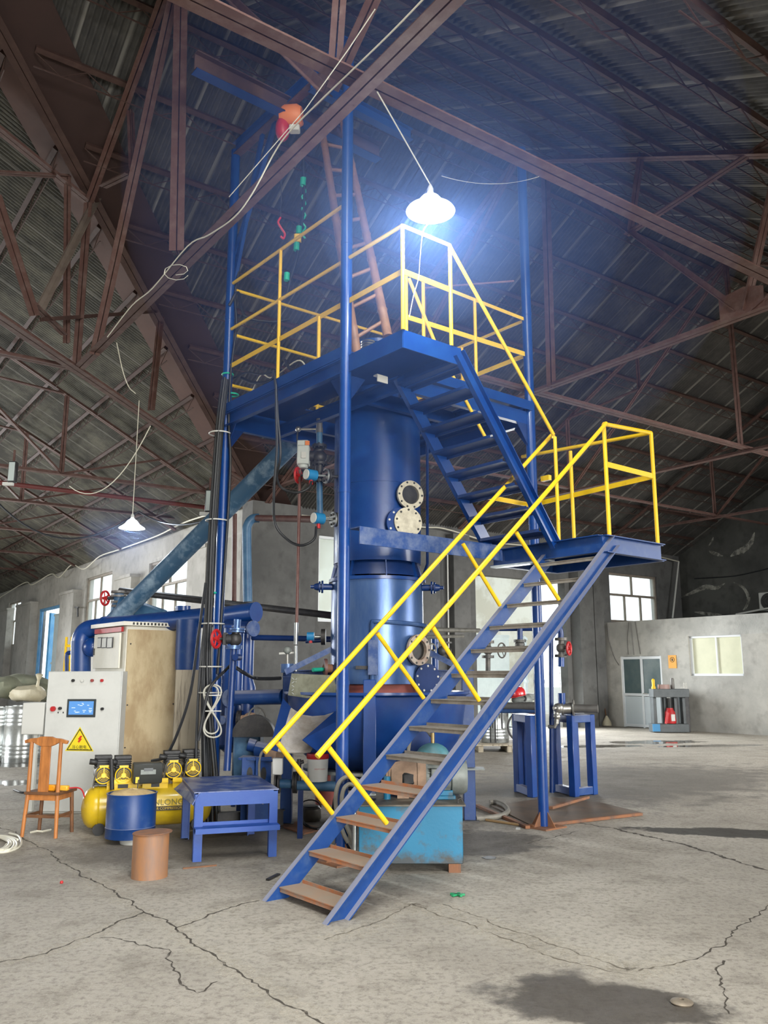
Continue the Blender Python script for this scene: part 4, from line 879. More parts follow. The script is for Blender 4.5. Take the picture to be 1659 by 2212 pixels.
# ash pan under the furnace: a wide conical pan in a square frame
t = thing('ash_pan', 'wide blue ash pan under the furnace, carried on square blue posts', 'pan', V3((FX, FY, 0)))
zr = ZV((FX, FY-.95), 1502)
MB().lathe([(.50, .62), (.66, .64), (.82, .78), (.92, .98), (.97, zr-.1), (.98, zr-.02), (1.02, zr), (1.02, zr+.025), (.96, zr+.025), (.95, zr-.1), (.90, .99), (.79, .8), (.60, .68), (.50, .68)], C0, UP, 56).build('pan_body', M_blue, t)
MB().lathe([(.5, .42), (.5, .72)], C0, UP, 40).build('pan_outlet', M_bluedark, t)
MB().disc(C0+UP*.6, UP, .8, .03, .45, 48).build('drive_ring', M_galv, t)
for u, v, Y, w, vt in ((617, 1780, None, .12, 1452), (1015, 1773, None, .13, 1452), (798, 1800, 8.55, .125, 1468)):
    p = G(u, v) if Y is None else Q(u, 1700, Y); p.z = 0; zt = ZV(p, vt)
    mb = MB()
    for k in (-1, 1): mb.channel(p+V3((k*w*.26, 0, 0)), p+V3((k*w*.26, 0, zt)), w*.9, w*.48, .01, V3((1, 0, 0)), 1)
    mb.box(p+UP*(zt/2), (w, w*.7, zt)); mb.build('post', M_blue if Y else M_blueworn, t, .006)
    MB().box(p+UP*.008, (w*1.5, w*1.5, .016)).build('base_plate', M_dark, t)
    if u == 1015: MB().box(Q(1024, 1660, p.y-.1), (.22, .2, .016)).build('bracket_plate', M_motor, t)
lp = G(617, 1780); zt = ZV(lp, 1455)
MB().channel(V3((lp.x-.06, lp.y, zt)), V3((FX-.42, lp.y, zt)), .1, .08, .01).build('top_rail', M_bluedust, t)
MB().channel(V3((FX+.42, lp.y, zt)), V3((G(1015, 1773).x+.05, lp.y, zt)), .1, .08, .01).build('top_rail', M_bluedust, t)
# galvanised tread sheet wrapped round the pan rim
mb = MB(); sh = [Q(630, 1456, 8.95), Q(668, 1458, 8.8), Q(722, 1460, 8.62), Q(726, 1500, 8.62), Q(664, 1508, 8.8), Q(622, 1502, 8.95)]
mb.slab(sh, .006); o = solo('pan_shield_sheet', mb, mat('dirty_galvanised_sheet', srgb(160, 160, 140), .45, .5, srgb(108, 110, 92), 6, .7), 'dirty galvanised tread sheet standing at the left rim of the ash pan', 'metal sheet')
mb = MB()
for i in range(5):
    for j in range(5):
        c = Q(633+i*8, 1466+j*8, 8.91-.01*i); a = .6 if (i+j) % 2 else -.6; mb.box(c, (.032, .006, .008), (V3((math.cos(a), 0, math.sin(a))), V3((0, 1, 0)), V3((-math.sin(a), 0, math.cos(a)))))
mb.build('tread_pattern', M_galv, o)
# discharge chute
t = thing('discharge_chute', 'bright scoop-shaped metal chute with blue side plates below the ash pan', 'chute', Q(660, 1600, 8.35))
top = [(628, 1528), (640, 1536), (655, 1544), (675, 1547), (700, 1545), (722, 1538)]; bot = [(600, 1622), (612, 1625), (625, 1626), (640, 1626), (655, 1626), (670, 1624)]
vs = [Q(u, v, 8.62-.10*math.sin(math.pi*i/5)*-1) for i, (u, v) in enumerate(top)]+[Q(u, v, 8.2) for u, v in bot]
mb = MB().add(vs, [(i, i+1, 7+i, 6+i) for i in range(5)]); mb.add([v+V3((0, .008, -.008)) for v in vs], [(i, 6+i, 7+i, i+1) for i in range(5)])
mb.build('scoop', mat('bright_worn_chute', srgb(198, 192, 184), .4, .5, srgb(150, 138, 124), 5, .7, .05), t)
MB().slab([Q(611, 1508, 8.68), Q(629, 1528, 8.62), Q(600, 1623, 8.2), Q(584, 1618, 8.24), Q(592, 1580, 8.4)], .008).build('side_plate', M_bluedark, t)
MB().slab([Q(724, 1536, 8.62), Q(752, 1545, 8.5), Q(690, 1626, 8.0), Q(653, 1598, 8.1)], .008).build('side_plate', M_bluedark, t)

# ================================================================ valves and instruments left of the furnace
AX = Q(690, 1000, 9.4)
def flange(c, ax, R, t=.02): return MB().disc(V3(c)-V3(ax)*t, ax, R, t).disc(V3(c)+V3(ax)*.004, ax, R, t)
def bolts(mb, c, ax, R, r=.008, n=8, L=.03):
    d, s, u = frame_of(ax)
    for i in range(n):
        q = V3(c)+(s*math.cos(i*6.283/n)+u*math.sin(i*6.283/n))*R; mb.tube(q-d*L, q+d*L, r, n=6)
    return mb
t = thing('control_valve_pipe', 'upright pipe with a motorised black valve left of the furnace', 'pipe', Q(690, 1120, 9.4))
pv = lambda u, v, k=0: Q(u, v, 9.4+k)
MB().tube(pv(690, 922), pv(690, 965), .035).build('pipe', M_bluegrey, t); MB().tube(pv(690, 1042), pv(691, 1112), .036).build('pipe', M_bluegrey, t)
MB().tube(pv(690, 905), pv(690, 928), .036).tube(pv(690, 928)+UP*.02, pv(690, 935), .042).build('pipe_joint', M_greypipe, t)
MB().path([pv(688, 927), pv(660, 927), pv(645, 927)], .014, 8).ball(pv(644, 927), .035, 10).build('sampling_tube', M_steel, t)
MB().tube(pv(690, 972), pv(690, 1040), .048).ball(pv(690, 988), .085, 16).tube(pv(690, 972), pv(676, 990), .05).build('valve_body', M_dark, t)
for v in (967, 1005, 1042):
    mb = MB().disc(pv(690, v), UP, .085, .03); bolts(mb, pv(690, v)+UP*.015, UP, .068); mb.build('flange', M_dark, t)
MB().tube(pv(680, 985), pv(664, 985), .06).build('bonnet', M_dark, t)
o = MB().box(pv(656, 985), (.14, .16, .22)).box(pv(655, 962), (.13, .12, .1)).tube(pv(655, 995), pv(655, 1012), .055).build('actuator', mat('actuator_grey', srgb(196, 202, 198), .45), t, .01)
MB().box(pv(656, 983, -.085), (.055, .02, .07)).build('name_plate', M_white, o); MB().box(pv(664, 957, -.07), (.05, .01, .05)).build('sticker', M_orange, o)
MB().path(spline([pv(643, 930), pv(642, 950), pv(645, 968), pv(648, 975)]), .012, 7).build('cable', M_rubber, t)
def handwheel(parent, c, ax, R, m, spokes=5, r=.016):
    d, s, u = frame_of(ax); mb = MB().ring(c, ax, R, r, 28, 8)
    for i in range(spokes): mb.tube(c, V3(c)+(s*math.cos(i*6.283/spokes)+u*math.sin(i*6.283/spokes))*R, r*.6, n=6)
    mb.tube(V3(c)-d*.03, V3(c)+d*.03, r*1.4, n=10); return mb.build('handwheel', m, parent)
handwheel(t, pv(644, 1027), V3((1, -.35, 0)), .085, M_red); MB().tube(pv(645, 1027), pv(685, 1026), .013).build('valve_stem', M_dark, t)
MB().tube(pv(648, 1015), pv(640, 1390), .018).build('drain_pipe', M_brownpipe, t)
MB().tube(pv(640, 1345), pv(639, 1392), .024).tube(pv(639, 1395), pv(639, 1450), .018).build('drain_valve', M_galv, t)
def sensor(label, u, v, fu, fv, Y):
    c = Q(u, v, Y); f = Q(fu, fv, Y+.08); d = (f-c).normalized(); t = thing('pressure_sensor', label, 'sensor', c)
    MB().tube(c-V3((.045, .035, 0)), c+V3((.045, .035, 0)), .062, n=20).build('housing', M_sensorblue, t); MB().disc(c-V3((.047, .036, 0)), V3((-.79, -.61, 0)), .056, .012).build('lid', M_white, t)
    MB().tube(c-UP*.05, c-UP*.11, .02, .024).build('cable_gland', M_red, t); MB().tube(c+d*.06, f, .014).build('stem', M_galv, t)
    mb = MB().disc(f, d, .085, .02); MB().disc(f+d*.03, d, .08, .02).build('flange', M_dark, t); mb.build('flange', M_galv, t)
    b = bolts(MB(), f-d*.004, d, .06, .014, 6, .008); b.build('bolts', M_black, t)
    MB().tube(f, f+d*.2, .02).build('nipple', M_dark, t)
sensor('round white and blue sensor beside the motorised black valve', 672, 1026, 702, 1028, 9.15)
sensor('round white and blue sensor at the elbow of the brown pipe, left of the furnace', 688, 1120, 718, 1122, 9.1)
solo('level_pipe', MB().path(spline([Q(535, 1300, 10.9), Q(533, 1160, 10.9), Q(535, 1135, 10.9), Q(545, 1121, 10.9), Q(560, 1119, 10.9)], 5), .06, 12), M_bluegrey, 'blue-grey upright pipe bending right, in front of the pale corner pier', 'pipe')
solo('brown_pipe', MB().tube(Q(556, 1119, 10.85), Q(692, 1122, 9.7), .042), M_brownpipe, 'level red-brown pipe running from the elbow to the furnace', 'pipe')
solo('riser_pipe', MB().tube(Q(507, 1110, 12.3), Q(505, 1345, 12.3), .035), M_brownpipe, 'thin red-brown riser between the cable bundle and the pier', 'pipe')
solo('service_pipe', MB().tube(Q(260, 1276, 12.6), Q(480, 1302, 11.8), .05).tube(Q(480, 1302, 11.8), Q(720, 1330, 10.6), .045), M_dark, 'long dark pipe running level behind the cables toward the furnace', 'pipe')
solo('header_rods', MB().tube(Q(545, 1377, 10.6), Q(716, 1381, 10.2), .035).tube(Q(660, 1386, 10.1), Q(716, 1383, 10.1), .02), M_bluedark, 'level dark blue pipe behind the ash pan, left of the furnace', 'pipe')
t = thing('air_nozzle', 'short rusty nozzle with a dark flange beside the lower furnace shell, above the pan', 'nozzle', Q(690, 1444, 9.3))
MB().tube(Q(700, 1444, 9.3), Q(716, 1444, 9.35), .045).build('pipe', M_rust, t); MB().disc(Q(700, 1443, 9.3), V3((1, .2, 0)), .1, .03).build('flange', M_brownpipe, t); MB().tube(Q(676, 1447, 9.2), Q(698, 1446, 9.3), .022).build('tap', M_green, t)
t = thing('pressure_sensor', 'small turquoise sensor with a red gland on the dark pipe left of the furnace', 'sensor', Q(671, 1377, 9.7))
MB().tube(Q(671, 1375, 9.7)-V3((.04, 0, 0)), Q(671, 1375, 9.7)+V3((.04, 0, 0)), .05).build('housing', M_sensorblue, t); MB().tube(Q(671, 1382, 9.7), Q(671, 1389, 9.7), .02).build('cable_gland', M_red, t)
MB().tube(Q(680, 1376, 9.7), Q(693, 1376, 9.7), .02).build('stem', M_galv, t); MB().disc(Q(694, 1376, 9.7), V3((1, 0, 0)), .09, .05).build('flange', M_dark, t)
t = thing('greaser', 'small grey gauge with a tee on the left post of the ash pan', 'gauge', Q(622, 1450, 9.45))
MB().tube(Q(621, 1453, 9.45), Q(621, 1434, 9.45), .075).build('cup', M_steelblue, t); MB().tube(Q(621, 1434, 9.45), Q(621, 1408, 9.45), .015).build('stem', M_steel, t)
MB().tube(Q(603, 1412, 9.45), Q(638, 1410, 9.45), .013).build('tee', M_white, t); MB().ball(Q(621, 1405, 9.45), .045, 12).build('gauge', M_motor, t)

# ================================================================ large pipes and drums on the left
t = thing('flue_pipe', 'long blue-grey flue pipe slanting up to the platform from the lower left', 'pipe', Q(250, 1340, 12.0))
a, b = Q(246, 1342, 12.0), Q(644, 945, 10.6); MB().tube(a, b, .125, n=24).build('pipe', mat('scuffed_blue_grey_pipe', srgb(58, 92, 120), .5, 0, srgb(150, 172, 188), 3, .7, .05, contrast=(.52, .66)), t)
MB().tube(Q(262, 1305, 12.25), Q(352, 1335, 12.1), .12, n=20).build('branch', M_bluegrey, t)
t = thing('gate_valve', 'gate valve with a small red handwheel in front of the left windows', 'valve', Q(256, 1310, 12.3))
MB().tube(Q(256, 1283, 12.3), Q(256, 1340, 12.3), .075).tube(Q(252, 1302, 12.3), Q(246, 1340, 12.3), .07).build('body', M_bluegrey, t)
for v in (1281, 1290, 1303, 1312): MB().disc(Q(256, v, 12.3), UP, .11, .03).build('flange', M_greypipe, t)
MB().tube(Q(226, 1292, 12.2), Q(250, 1292, 12.3), .025).build('stem', M_dark, t); handwheel(t, Q(227, 1292, 12.2), V3((1, -.3, 0)), .1, M_red)
t = thing('header_pipe', 'fat blue header pipe lying level behind the control cabinet, bent down at its left end', 'pipe', Q(360, 1345, 10.9))
MB().tube(Q(222, 1355, 11.6), Q(470, 1332, 10.7), .128, n=28).build('pipe', M_blue, t); MB().tube(Q(486, 1331, 10.65), Q(552, 1322, 10.35), .12, n=28).build('end_piece', M_blue, t)
MB().disc(Q(552, 1322, 10.35), V3((.8, -.5, 0)), .122, .012).build('end_cap', M_blue, t)
MB().tube(Q(232, 1354, 11.57), Q(226, 1354.5, 11.6), .145, n=28).build('weld_collar', M_blue, t)
MB().path(spline([Q(224, 1355, 11.6), Q(205, 1357, 11.62), Q(186, 1363, 11.65), Q(176, 1380, 11.65), Q(175, 1400, 11.65)], 6), .125, 24).build('elbow', M_blue, t)
MB().tube(Q(175, 1384, 11.65), Q(174, 1470, 11.65), .13, n=24).build('down_pipe', M_blueworn, t); MB().ball(Q(200, 1398, 11.55), .13, 16).build('end_cap', M_blue, t)
MB().tube(Q(395, 1323, 10.95)+UP*.02, Q(395, 1318, 10.95)+UP*.05, .1).build('branch_stub', M_blue, t)
t = thing('cyclone_drum', 'worn blue drum hanging below the header pipe beside the plywood cabinet', 'drum', Q(405, 1447, 10.75))
MB().lathe([(.0, 0), (.145, 0), (.155, .14), (.155, .62), (.0, .62)], Q(404, 1447, 10.75), UP, 36).build('drum_body', M_blueworn, t)
for lab, u0, v0, v1, Y, r in (('tall blue upright drum just right of the black cable bundle', 495, 1352, 1625, 10.5, .135), ('slimmer blue upright drum behind the red-wheeled gate valve', 528, 1345, 1520, 10.9, .1)):
    t = thing('upright_drum', lab, 'drum', Q(u0, v1, Y)); zb = Q(u0, v1, Y).z; zt = Q(u0, v0, Y).z
    MB().lathe([(.001, 0), (r*.45, 0), (r*1.35, .1), (r*1.35, .6 if u0 < 500 else .2), (r, .72 if u0 < 500 else .3), (r, zt-zb), (.001, zt-zb)], Q(u0, v1, Y), UP, 32).build('drum_body', M_blue, t)
    MB().lathe([(r*1.1, zt-zb-.03), (r*1.2, zt-zb-.03), (r*1.2, zt-zb), (r*1.1, zt-zb)], Q(u0, v1, Y), UP, 32).build('rim', M_blue, t)
    for sx in (-1, 1): MB().bar(V3((Q(u0, v1, Y).x+sx*r, Y, 0)), V3((Q(u0, v1, Y).x+sx*r, Y, zb+.15)), .05, .05).build('support_leg', M_bluedark, t)
t = thing('blank_flange', 'round blue end plate sticking out under the header pipe', 'flange', Q(545, 1358, 10.2)); MB().disc(Q(545, 1358, 10.2), V3((.75, -.66, 0)), .095, .03).build('plate', M_bluedust, t); MB().tube(Q(490, 1352, 10.5), Q(540, 1356, 10.25), .075).build('pipe', M_bluedark, t)
t = thing('gas_pipe', 'level blue pipe with a round end plate, running right towards the ash pan', 'pipe', Q(550, 1508, 10.1))
MB().tube(Q(500, 1508, 10.1), Q(612, 1505, 9.75), .085, n=24).build('pipe', M_blueworn, t); MB().disc(Q(497, 1508, 10.08), V3((-.55, -.83, 0)), .1, .03).build('end_plate', M_bluedust, t)
MB().tube(Q(535, 1520, 10.0), Q(533, 1620, 10.0), .08).build('down_pipe', M_bluedark, t)
mb = MB().disc(Q(492, 1555, 10.05), V3((-.5, -.8, 0)), .05, .1); mb.box(Q(492, 1540, 10.05), (.06, .05, .12)); mb.box(Q(491, 1562, 10.03), (.12, .05, .02)); mb.box(Q(491, 1548, 10.03), (.12, .05, .02)); mb.build('hinge', M_bluedust, t)
t = thing('gate_valve', 'black gate valve with a bright red handwheel on a slanting blue pipe by the cables', 'valve', Q(500, 1400, 9.25))
VY = 9.25
MB().tube(Q(513, 1338, VY), Q(511, 1362, VY), .038).build('pipe_stub', M_steelblue, t)
MB().tube(Q(505, 1402, VY), Q(490, 1665, VY-.1), .038, n=18).build('pipe', M_bluedark, t)
MB().tube(Q(510, 1365, VY), Q(506, 1400, VY), .042).ball(Q(508, 1381, VY), .075, 14).tube(Q(505, 1381, VY), Q(482, 1380, VY-.05), .045, .06).box(Q(487, 1380, VY-.05), (.03, .13, .13)).build('body', M_dark, t)
for u, v in ((512, 1361), (511, 1366), (505, 1398), (504.5, 1402)): MB().disc(Q(u, v, VY), UP, .088, .018).build('flange', M_steelblue, t)
MB().tube(Q(462, 1380, VY-.1), Q(482, 1380, VY-.05), .014).build('stem', M_dark, t); handwheel(t, Q(467, 1380, VY-.1), V3((1, -.35, 0)), .092, M_red)
MB().tube(Q(508, 1420, VY-.1), Q(517, 1420, VY+.02), .035).build('drain_plug', M_bluedark, t)
t = thing('butterfly_valve', 'grey geared valve with a spoked handwheel near the blower', 'valve', Q(535, 1560, 9.9))
MB().tube(Q(521, 1556, 9.9), Q(536, 1556, 9.9), .06).tube(Q(542, 1552, 9.85), Q(542, 1568, 9.85), .09).ball(Q(541, 1558, 9.8), .1, 14).build('gear_box', M_castbrown, t)
handwheel(t, Q(556, 1553, 9.8), V3((.7, -.6, .15)), .13, M_steel, 3, .01); MB().disc(Q(512, 1556, 9.95), V3((1, 0, 0)), .11, .025).disc(Q(517, 1556, 9.95), V3((1, 0, 0)), .11, .025).build('flange', M_dark, t)
# blower with bearing stand
t = thing('blower', 'blue blower with a dark half-round guard and a bearing stand', 'blower', Q(570, 1780, 9.6))
BY = 9.55
MB().lathe([(.001, 0), (.235, 0), (.235, .16), (.001, .16)], Q(546, 1592, BY+.05), V3((0, 1, 0)), 32, (0, math.pi)).build('guard', M_dark, t)
MB().box(Q(536, 1640, BY+.3), (.3, .3, .55)).build('casing', M_bluegrey, t, .02)
MB().tube(Q(536, 1608, BY), Q(552, 1612, BY), .07).tube(Q(555, 1618, BY-.05), Q(585, 1624, BY-.1), .085).build('bearing_housing', M_blueworn, t, .004)
MB().tube(Q(583, 1622, BY-.1), Q(606, 1628, BY-.15), .11, .1).build('shaft_cover', M_castbrown, t)
def plate_hole(o, ex, ey, ez, w, h, th, hc, hr):
    mb = MB(); n = 20; c = V3(o)+ex*hc[0]+ey*hc[1]; out = []; inn = []
    for i in range(n):
        a = 2*math.pi*i/n; ca, sa = math.cos(a), math.sin(a); k = min(hc[0]/abs(ca) if ca < -1e-6 else ((w-hc[0])/ca if ca > 1e-6 else 9), hc[1]/abs(sa) if sa < -1e-6 else ((h-hc[1])/sa if sa > 1e-6 else 9))
        out.append(c+ex*ca*k+ey*sa*k); inn.append(c+ex*ca*hr[0]+ey*sa*hr[1])
    vs = out+inn+[p+ez*th for p in out]+[p+ez*th for p in inn]; fs = []
    for i in range(n):
        j = (i+1) % n; fs += [(i, j, n+j, n+i), (2*n+i, 3*n+i, 3*n+j, 2*n+j), (n+i, n+j, 3*n+j, 3*n+i), (i, 2*n+i, 2*n+j, j)]
    return mb.add(vs, fs)
for u in ():
    o = Q(u, 1700, BY-.35); zt = Q(u, 1636, BY-.35).z; MB_ = plate_hole(V3((o.x, o.y, 0.02)), V3((.9, .43, 0)), UP, V3((-.43, .9, 0)), .17, zt-.02, .014, (.085, zt-.22), (.032, .07)); MB_.build('side_plate', M_blueworn, t)
a, b = Q(520, 1636, BY-.2), Q(598, 1640, BY-.2); MB().bar(a, b, .3, .02).build('bed_plate', M_blueworn, t)
MB().path(spline([Q(580, 1618, BY-.15), Q(566, 1625, BY-.3), Q(560, 1650, BY-.35), Q(562, 1700, BY-.35), Q(570, 1755, BY-.3)]), .014, 7).build('cable', M_hose, t)
solo('floor_channel', MB().channel(V3((Q(470, 1760, 9.3).x, 9.3, .09)), V3((Q(612, 1760, 9.5).x, 9.5, .09)), .08, .18, .01), M_dark, 'dark steel channel lying on the floor behind the blue work bench', 'channel')
t = thing('cable_coil', 'pale figure-of-eight cable coil tied to the left tower column', 'cable', Q(460, 1530, 9.25))
pts = [Q(460+17*math.sin(2*math.pi*i/40)*(1 if math.cos(math.pi*i/20) > 0 else 1.0), 1536-54*math.cos(2*math.pi*i/40), 9.28) for i in range(40)]
MB().path(spline([Q(457+15*math.sin(a*2), 1533+52*math.cos(a), 9.27+.02*math.sin(a)) for a in [i*.262 for i in range(25)]], 3), .009, 6).path(spline([Q(459+19*math.sin(a*2+.1), 1536+57*math.cos(a), 9.25) for a in [i*.262 for i in range(25)]], 3), .009, 6).build('loops', mat('coil_grey', srgb(186, 184, 172), .5), t)
for v in (1502, 1536): MB().path([Q(442, v, 9.24), Q(478, v, 9.24)], .007, 6).build('tie', M_white, t)
solo('branch_cable', MB().path(spline([Q(428, 1600, 9.2), Q(448, 1500, 9.2), Q(465, 1470, 9.25), Q(485, 1450, 9.4), Q(498, 1437, 9.25), Q(502, 1435, 9.25)]), .016, 7).path(spline([Q(510, 1442, 9.3), Q(530, 1455, 9.4), Q(552, 1465, 9.7), Q(580, 1466, 9.6), Q(606, 1465, 9.5)]), .02, 7), M_rubber, 'black cable sweeping from the bundle across the drum to the pan post', 'cable')
for u in (526, 556):
    o = Q(u, 1700, BY-.35); zt = Q(u, 1636, BY-.35).z; o.z = 0; e1 = V3((.9, .43, 0)); e2 = V3((-.43, .9, 0))
    s_ = MB().box(o+e1*.06+UP*(zt/2), (.17, .014, zt), (e1, e2, UP)).build('side_plate', M_blueworn, [x for x in COL.objects if x.name.startswith('blower')][0])
    MB().prism([(.032*math.cos(a*.314), .07*math.sin(a*.314)) for a in range(20)], o+e1*.06-e2*.0085+UP*(zt-.17), e1, UP, e2, .002).build('oval_hole', M_black, s_)

# ================================================================ lettering
def lettering(name, body, o, ex, ey, h, m, parent, th=.0015, align='CENTER', stretch=1.0):
    cu = bpy.data.curves.new(name, 'FONT'); cu.body = body; cu.size = 1; cu.align_x = align; cu.align_y = 'CENTER'; cu.resolution_u = 3
    tmp = bpy.data.objects.new(name, cu); COL.objects.link(tmp); dg = bpy.context.evaluated_depsgraph_get(); dg.update()
    me = tmp.evaluated_get(dg).to_mesh(); ez = V3(ex).cross(V3(ey)).normalized()
    mb = MB().add([V3(o)+V3(ex)*v.co.x*h*stretch+V3(ey)*v.co.y*h+ez*th for v in me.vertices], [tuple(p.vertices) for p in me.polygons])
    tmp.evaluated_get(dg).to_mesh_clear(); bpy.data.objects.remove(tmp); bpy.data.curves.remove(cu)
    return mb.build(name, m, parent) if mb.v else None

# ================================================================ control cabinet
K = Q(257, 1600, 10.62); K.z = 0; zt = ZV(K, 1352)
for i in range(400):
    CD = i*.005; k = K+TB*CD
    if 829.5+FPX*k.x/(k.y*_c-EYE*_s) > 372: break
XA, YA = V3((1, 0, 0)), V3((0, 1, 0))
CY = 10.36; KL = Q(94, 1600, CY); KL.z = 0; KR = Q(257, 1600, CY); KR.z = 0; zc = ZV(KL, 1450); CW = (KR-KL).x
CAX = (TA, TB, UP); NF = -TB                             # front faces the left foreground
def onU(u, v, e=0.0): return PL(u, v, K+NF*e, TB)   # front of the tall cabinet
def onF(u, v, e=0.0): return PL(u, v, KL-YA*e, YA)   # front of the console
t = thing('power_cabinet', 'tall cream cabinet with three meters and a plywood-clad side, behind the grey console', 'cabinet', K+TA*.4+TB*CD/2)
uw = (onU(205, 1400)-K).dot(TA)
MB().box(K+TA*(uw/2)+TB*(CD/2+.02)+UP*(zt/2+.02), (uw, CD, zt-.04), CAX).build('body', M_ivory, t, .006)
d = MB().box((onU(206, 1372)+onU(261, 1443))/2+NF*.012, ((onU(206, 1400)-onU(261, 1400)).length, .024, abs(onU(235, 1368).z-onU(235, 1443).z)), CAX).build('door', M_ivory, t, .004)
MB().box((onU(208, 1362)+onU(266, 1362))/2+NF*.008, ((onU(209, 1364)-onU(267, 1364)).length, .03, .06), CAX).build('red_band', M_red, t)
for u0, u1 in ((216.5, 224), (226, 235.5), (237.5, 248)):
    c = (onU(u0, 1378)+onU(u1, 1399))/2; wd = (onU(u0, 1388)-onU(u1, 1388)).length; q = MB().box(c+NF*.028, (wd*1.12, .012, .135), CAX).build('meter', M_black, d); MB().box(c+NF*.035+TA*.008, (wd*.9, .004, .115), CAX).build('meter_face', M_white, q) if False else MB().box(c+NF*.035+TA*.008, (wd*.9, .004, .115), CAX).build('meter_face', M_white, d)
MB().box(onU(208, 1408)+NF*.03, (.012, .02, .09), CAX).build('latch', M_dark, d)
for a0, a1 in ((.02, CD*.985),):
    pn = MB().box(K-TA*.012+TB*((a0+a1)/2+.01)+UP*(zt/2+.0), (.018, a1-a0, zt-.08), CAX).build('side_panel', M_ply, t, .003)
    sc = MB()
    for z in (zt-.22, zt*.56, .72):
        for b in (a0+.05, a1-.05): sc.tube(K-TA*.02+TB*b+UP*z, K-TA*.03+TB*b+UP*z, .009, n=8)
    sc.build('screws', M_dark, pn)
mb = MB().box(K+TA*(uw/2)+TB*(CD/2)+UP*(zt+.03), (uw+.12, CD+.1, .05), CAX); o = mb.build('roof_plate', M_ivory, t)
sl = MB()
for i in range(13): sl.box(K-TA*.062+TB*(.08+i*(CD-.12)/13)+UP*(zt+.03), (.006, .022, .03), CAX)
sl.build('vent_slots', M_dark, o)
CAX = (XA, YA, UP); NF = -YA
t = thing('control_console', 'light grey control console with a lit blue touch screen and a yellow shock warning triangle', 'cabinet', (KL+KR)/2+YA*.1)
MB().box((KL+KR)/2+YA*.1+UP*(zc/2), (CW, .2, zc), CAX).build('body', M_grey, t, .006)
dm = MB().box((KL+KR)/2+NF*.008+UP*(zc/2+.01), (CW-.02, .02, zc-.03), CAX).build('door', M_grey, t, .004)
for u, m in ((160, M_black), (180, M_white), (201, mat('dim_red_lamp', srgb(150, 70, 66), .4)), (222, M_red)):
    p = onF(u, 1470); b = MB().tube(p+NF*.018, p+NF*.045, .018, n=14).build('indicator', m, dm); MB().box(onF(u, 1478)+NF*.02, (.07, .004, .018), CAX).build('label_strip', M_white, dm)
for u, v, r, m in ((117, 1531, .03, M_red), (132, 1530, .018, M_black), (223, 1531, .017, M_black)):
    p = onF(u, v); MB().tube(p+NF*.018, p+NF*.05, r, n=16).build('push_button', m, dm)
for u in (127, 138): MB().box(onF(u, 1539)+NF*.02, (.012, .004, .018), CAX).build('label_strip', M_black, dm)
def rect(u0, v0, u1, v1, e, th, name, m, parent, bev=0):
    a, b = onF(u0, v0), onF(u1, v1); return MB().box((a+b)/2+NF*e, (abs((a-b).dot(XA)), th, abs(a.z-b.z)), CAX).build(name, m, parent, bev)
sc = rect(148, 1510, 207, 1549, .024, .02, 'screen_bezel', M_screen, dm, .003)
rect(152, 1514.5, 203, 1543.5, .036, .004, 'screen', glow('screen_glow', (.13, .38, .85, 1), .95), sc)
M_scr = glow('screen_text_glow', (.75, .9, 1, 1), 1.0); rn = random.Random(5); tx = MB()
for i in range(15):
    u = rn.uniform(156, 196); v = rn.uniform(1518, 1539); a, b = onF(u, v), onF(u+rn.uniform(3, 8), v+1.6); tx.box((a+b)/2+NF*.0385, (abs((a-b).dot(XA)), .001, abs(a.z-b.z)), CAX)
tx.build('screen_lines', M_scr, sc)
a, b, c = onF(140.5, 1622, .019), onF(202.5, 1623, .019), onF(173, 1570, .019); cen = (a+b+c)/3
def tri(name, k, e, m, parent): return MB().slab([cen+(p-cen)*k+NF*e for p in (a, b, c)], .0012).build(name, m, parent)
M_signy = mat('sign_yellow', srgb(232, 210, 40), .45); M_signk = mat('sign_black', srgb(26, 26, 24), .5)
sg = tri('warning_sign', 1.0, .0, M_signy, dm); tri('sign_border', .9, .002, M_signk, sg); tri('sign_field', .8, .004, M_signy, sg)
ex = (b-a).normalized(); h = (c-(a+b)/2).length
bo = [(.02, .33), (.13, .33), (.05, .16), (.12, .16), (-.05, -.12), (-.03, -.03), (-.10, -.03), (-.03, .12), (-.10, .12)]
MB().prism([(x*h*.85, y*h*.72) for x, y in bo], cen+NF*.0065+UP*h*.06, ex, UP, NF, .001).build('bolt_symbol', mat('sign_red', srgb(200, 50, 30), .5), sg)
lettering('sign_text', '当心触电', cen-UP*h*.165+NF*.0065, ex, UP, h*.155, M_signk, sg); lettering('sign_text', 'DANGER ELECTRIC SHOCK', cen-UP*h*.262+NF*.0065, ex, UP, h*.062, M_signk, sg)
t = thing('junction_box', 'small white electrical box on a stand at the left side of the grey console', 'box', KL-XA*.2)
p = KL-XA*.16+YA*.18; zz = [ZV(p, 1517), ZV(p, 1585)]; MB().box(p+UP*sum(zz)/2, (.26, .3, zz[0]-zz[1]), CAX).build('housing', M_white, t, .008); MB().bar(p+UP*.0, p+UP*zz[1], .04, .06).build('stand', M_white, t)
# weathered board standing between the cabinet and the cables
b0 = Q(404, 1560, 10.35); zt2 = ZV(b0, 1447)
solo('wall_board', MB().box(V3((b0.x, b0.y, zt2/2+.12)), (.34, .02, zt2-.24), (TB, TA, UP)), M_board, 'weathered grey board standing between the plywood cabinet side and the black cables', 'board')

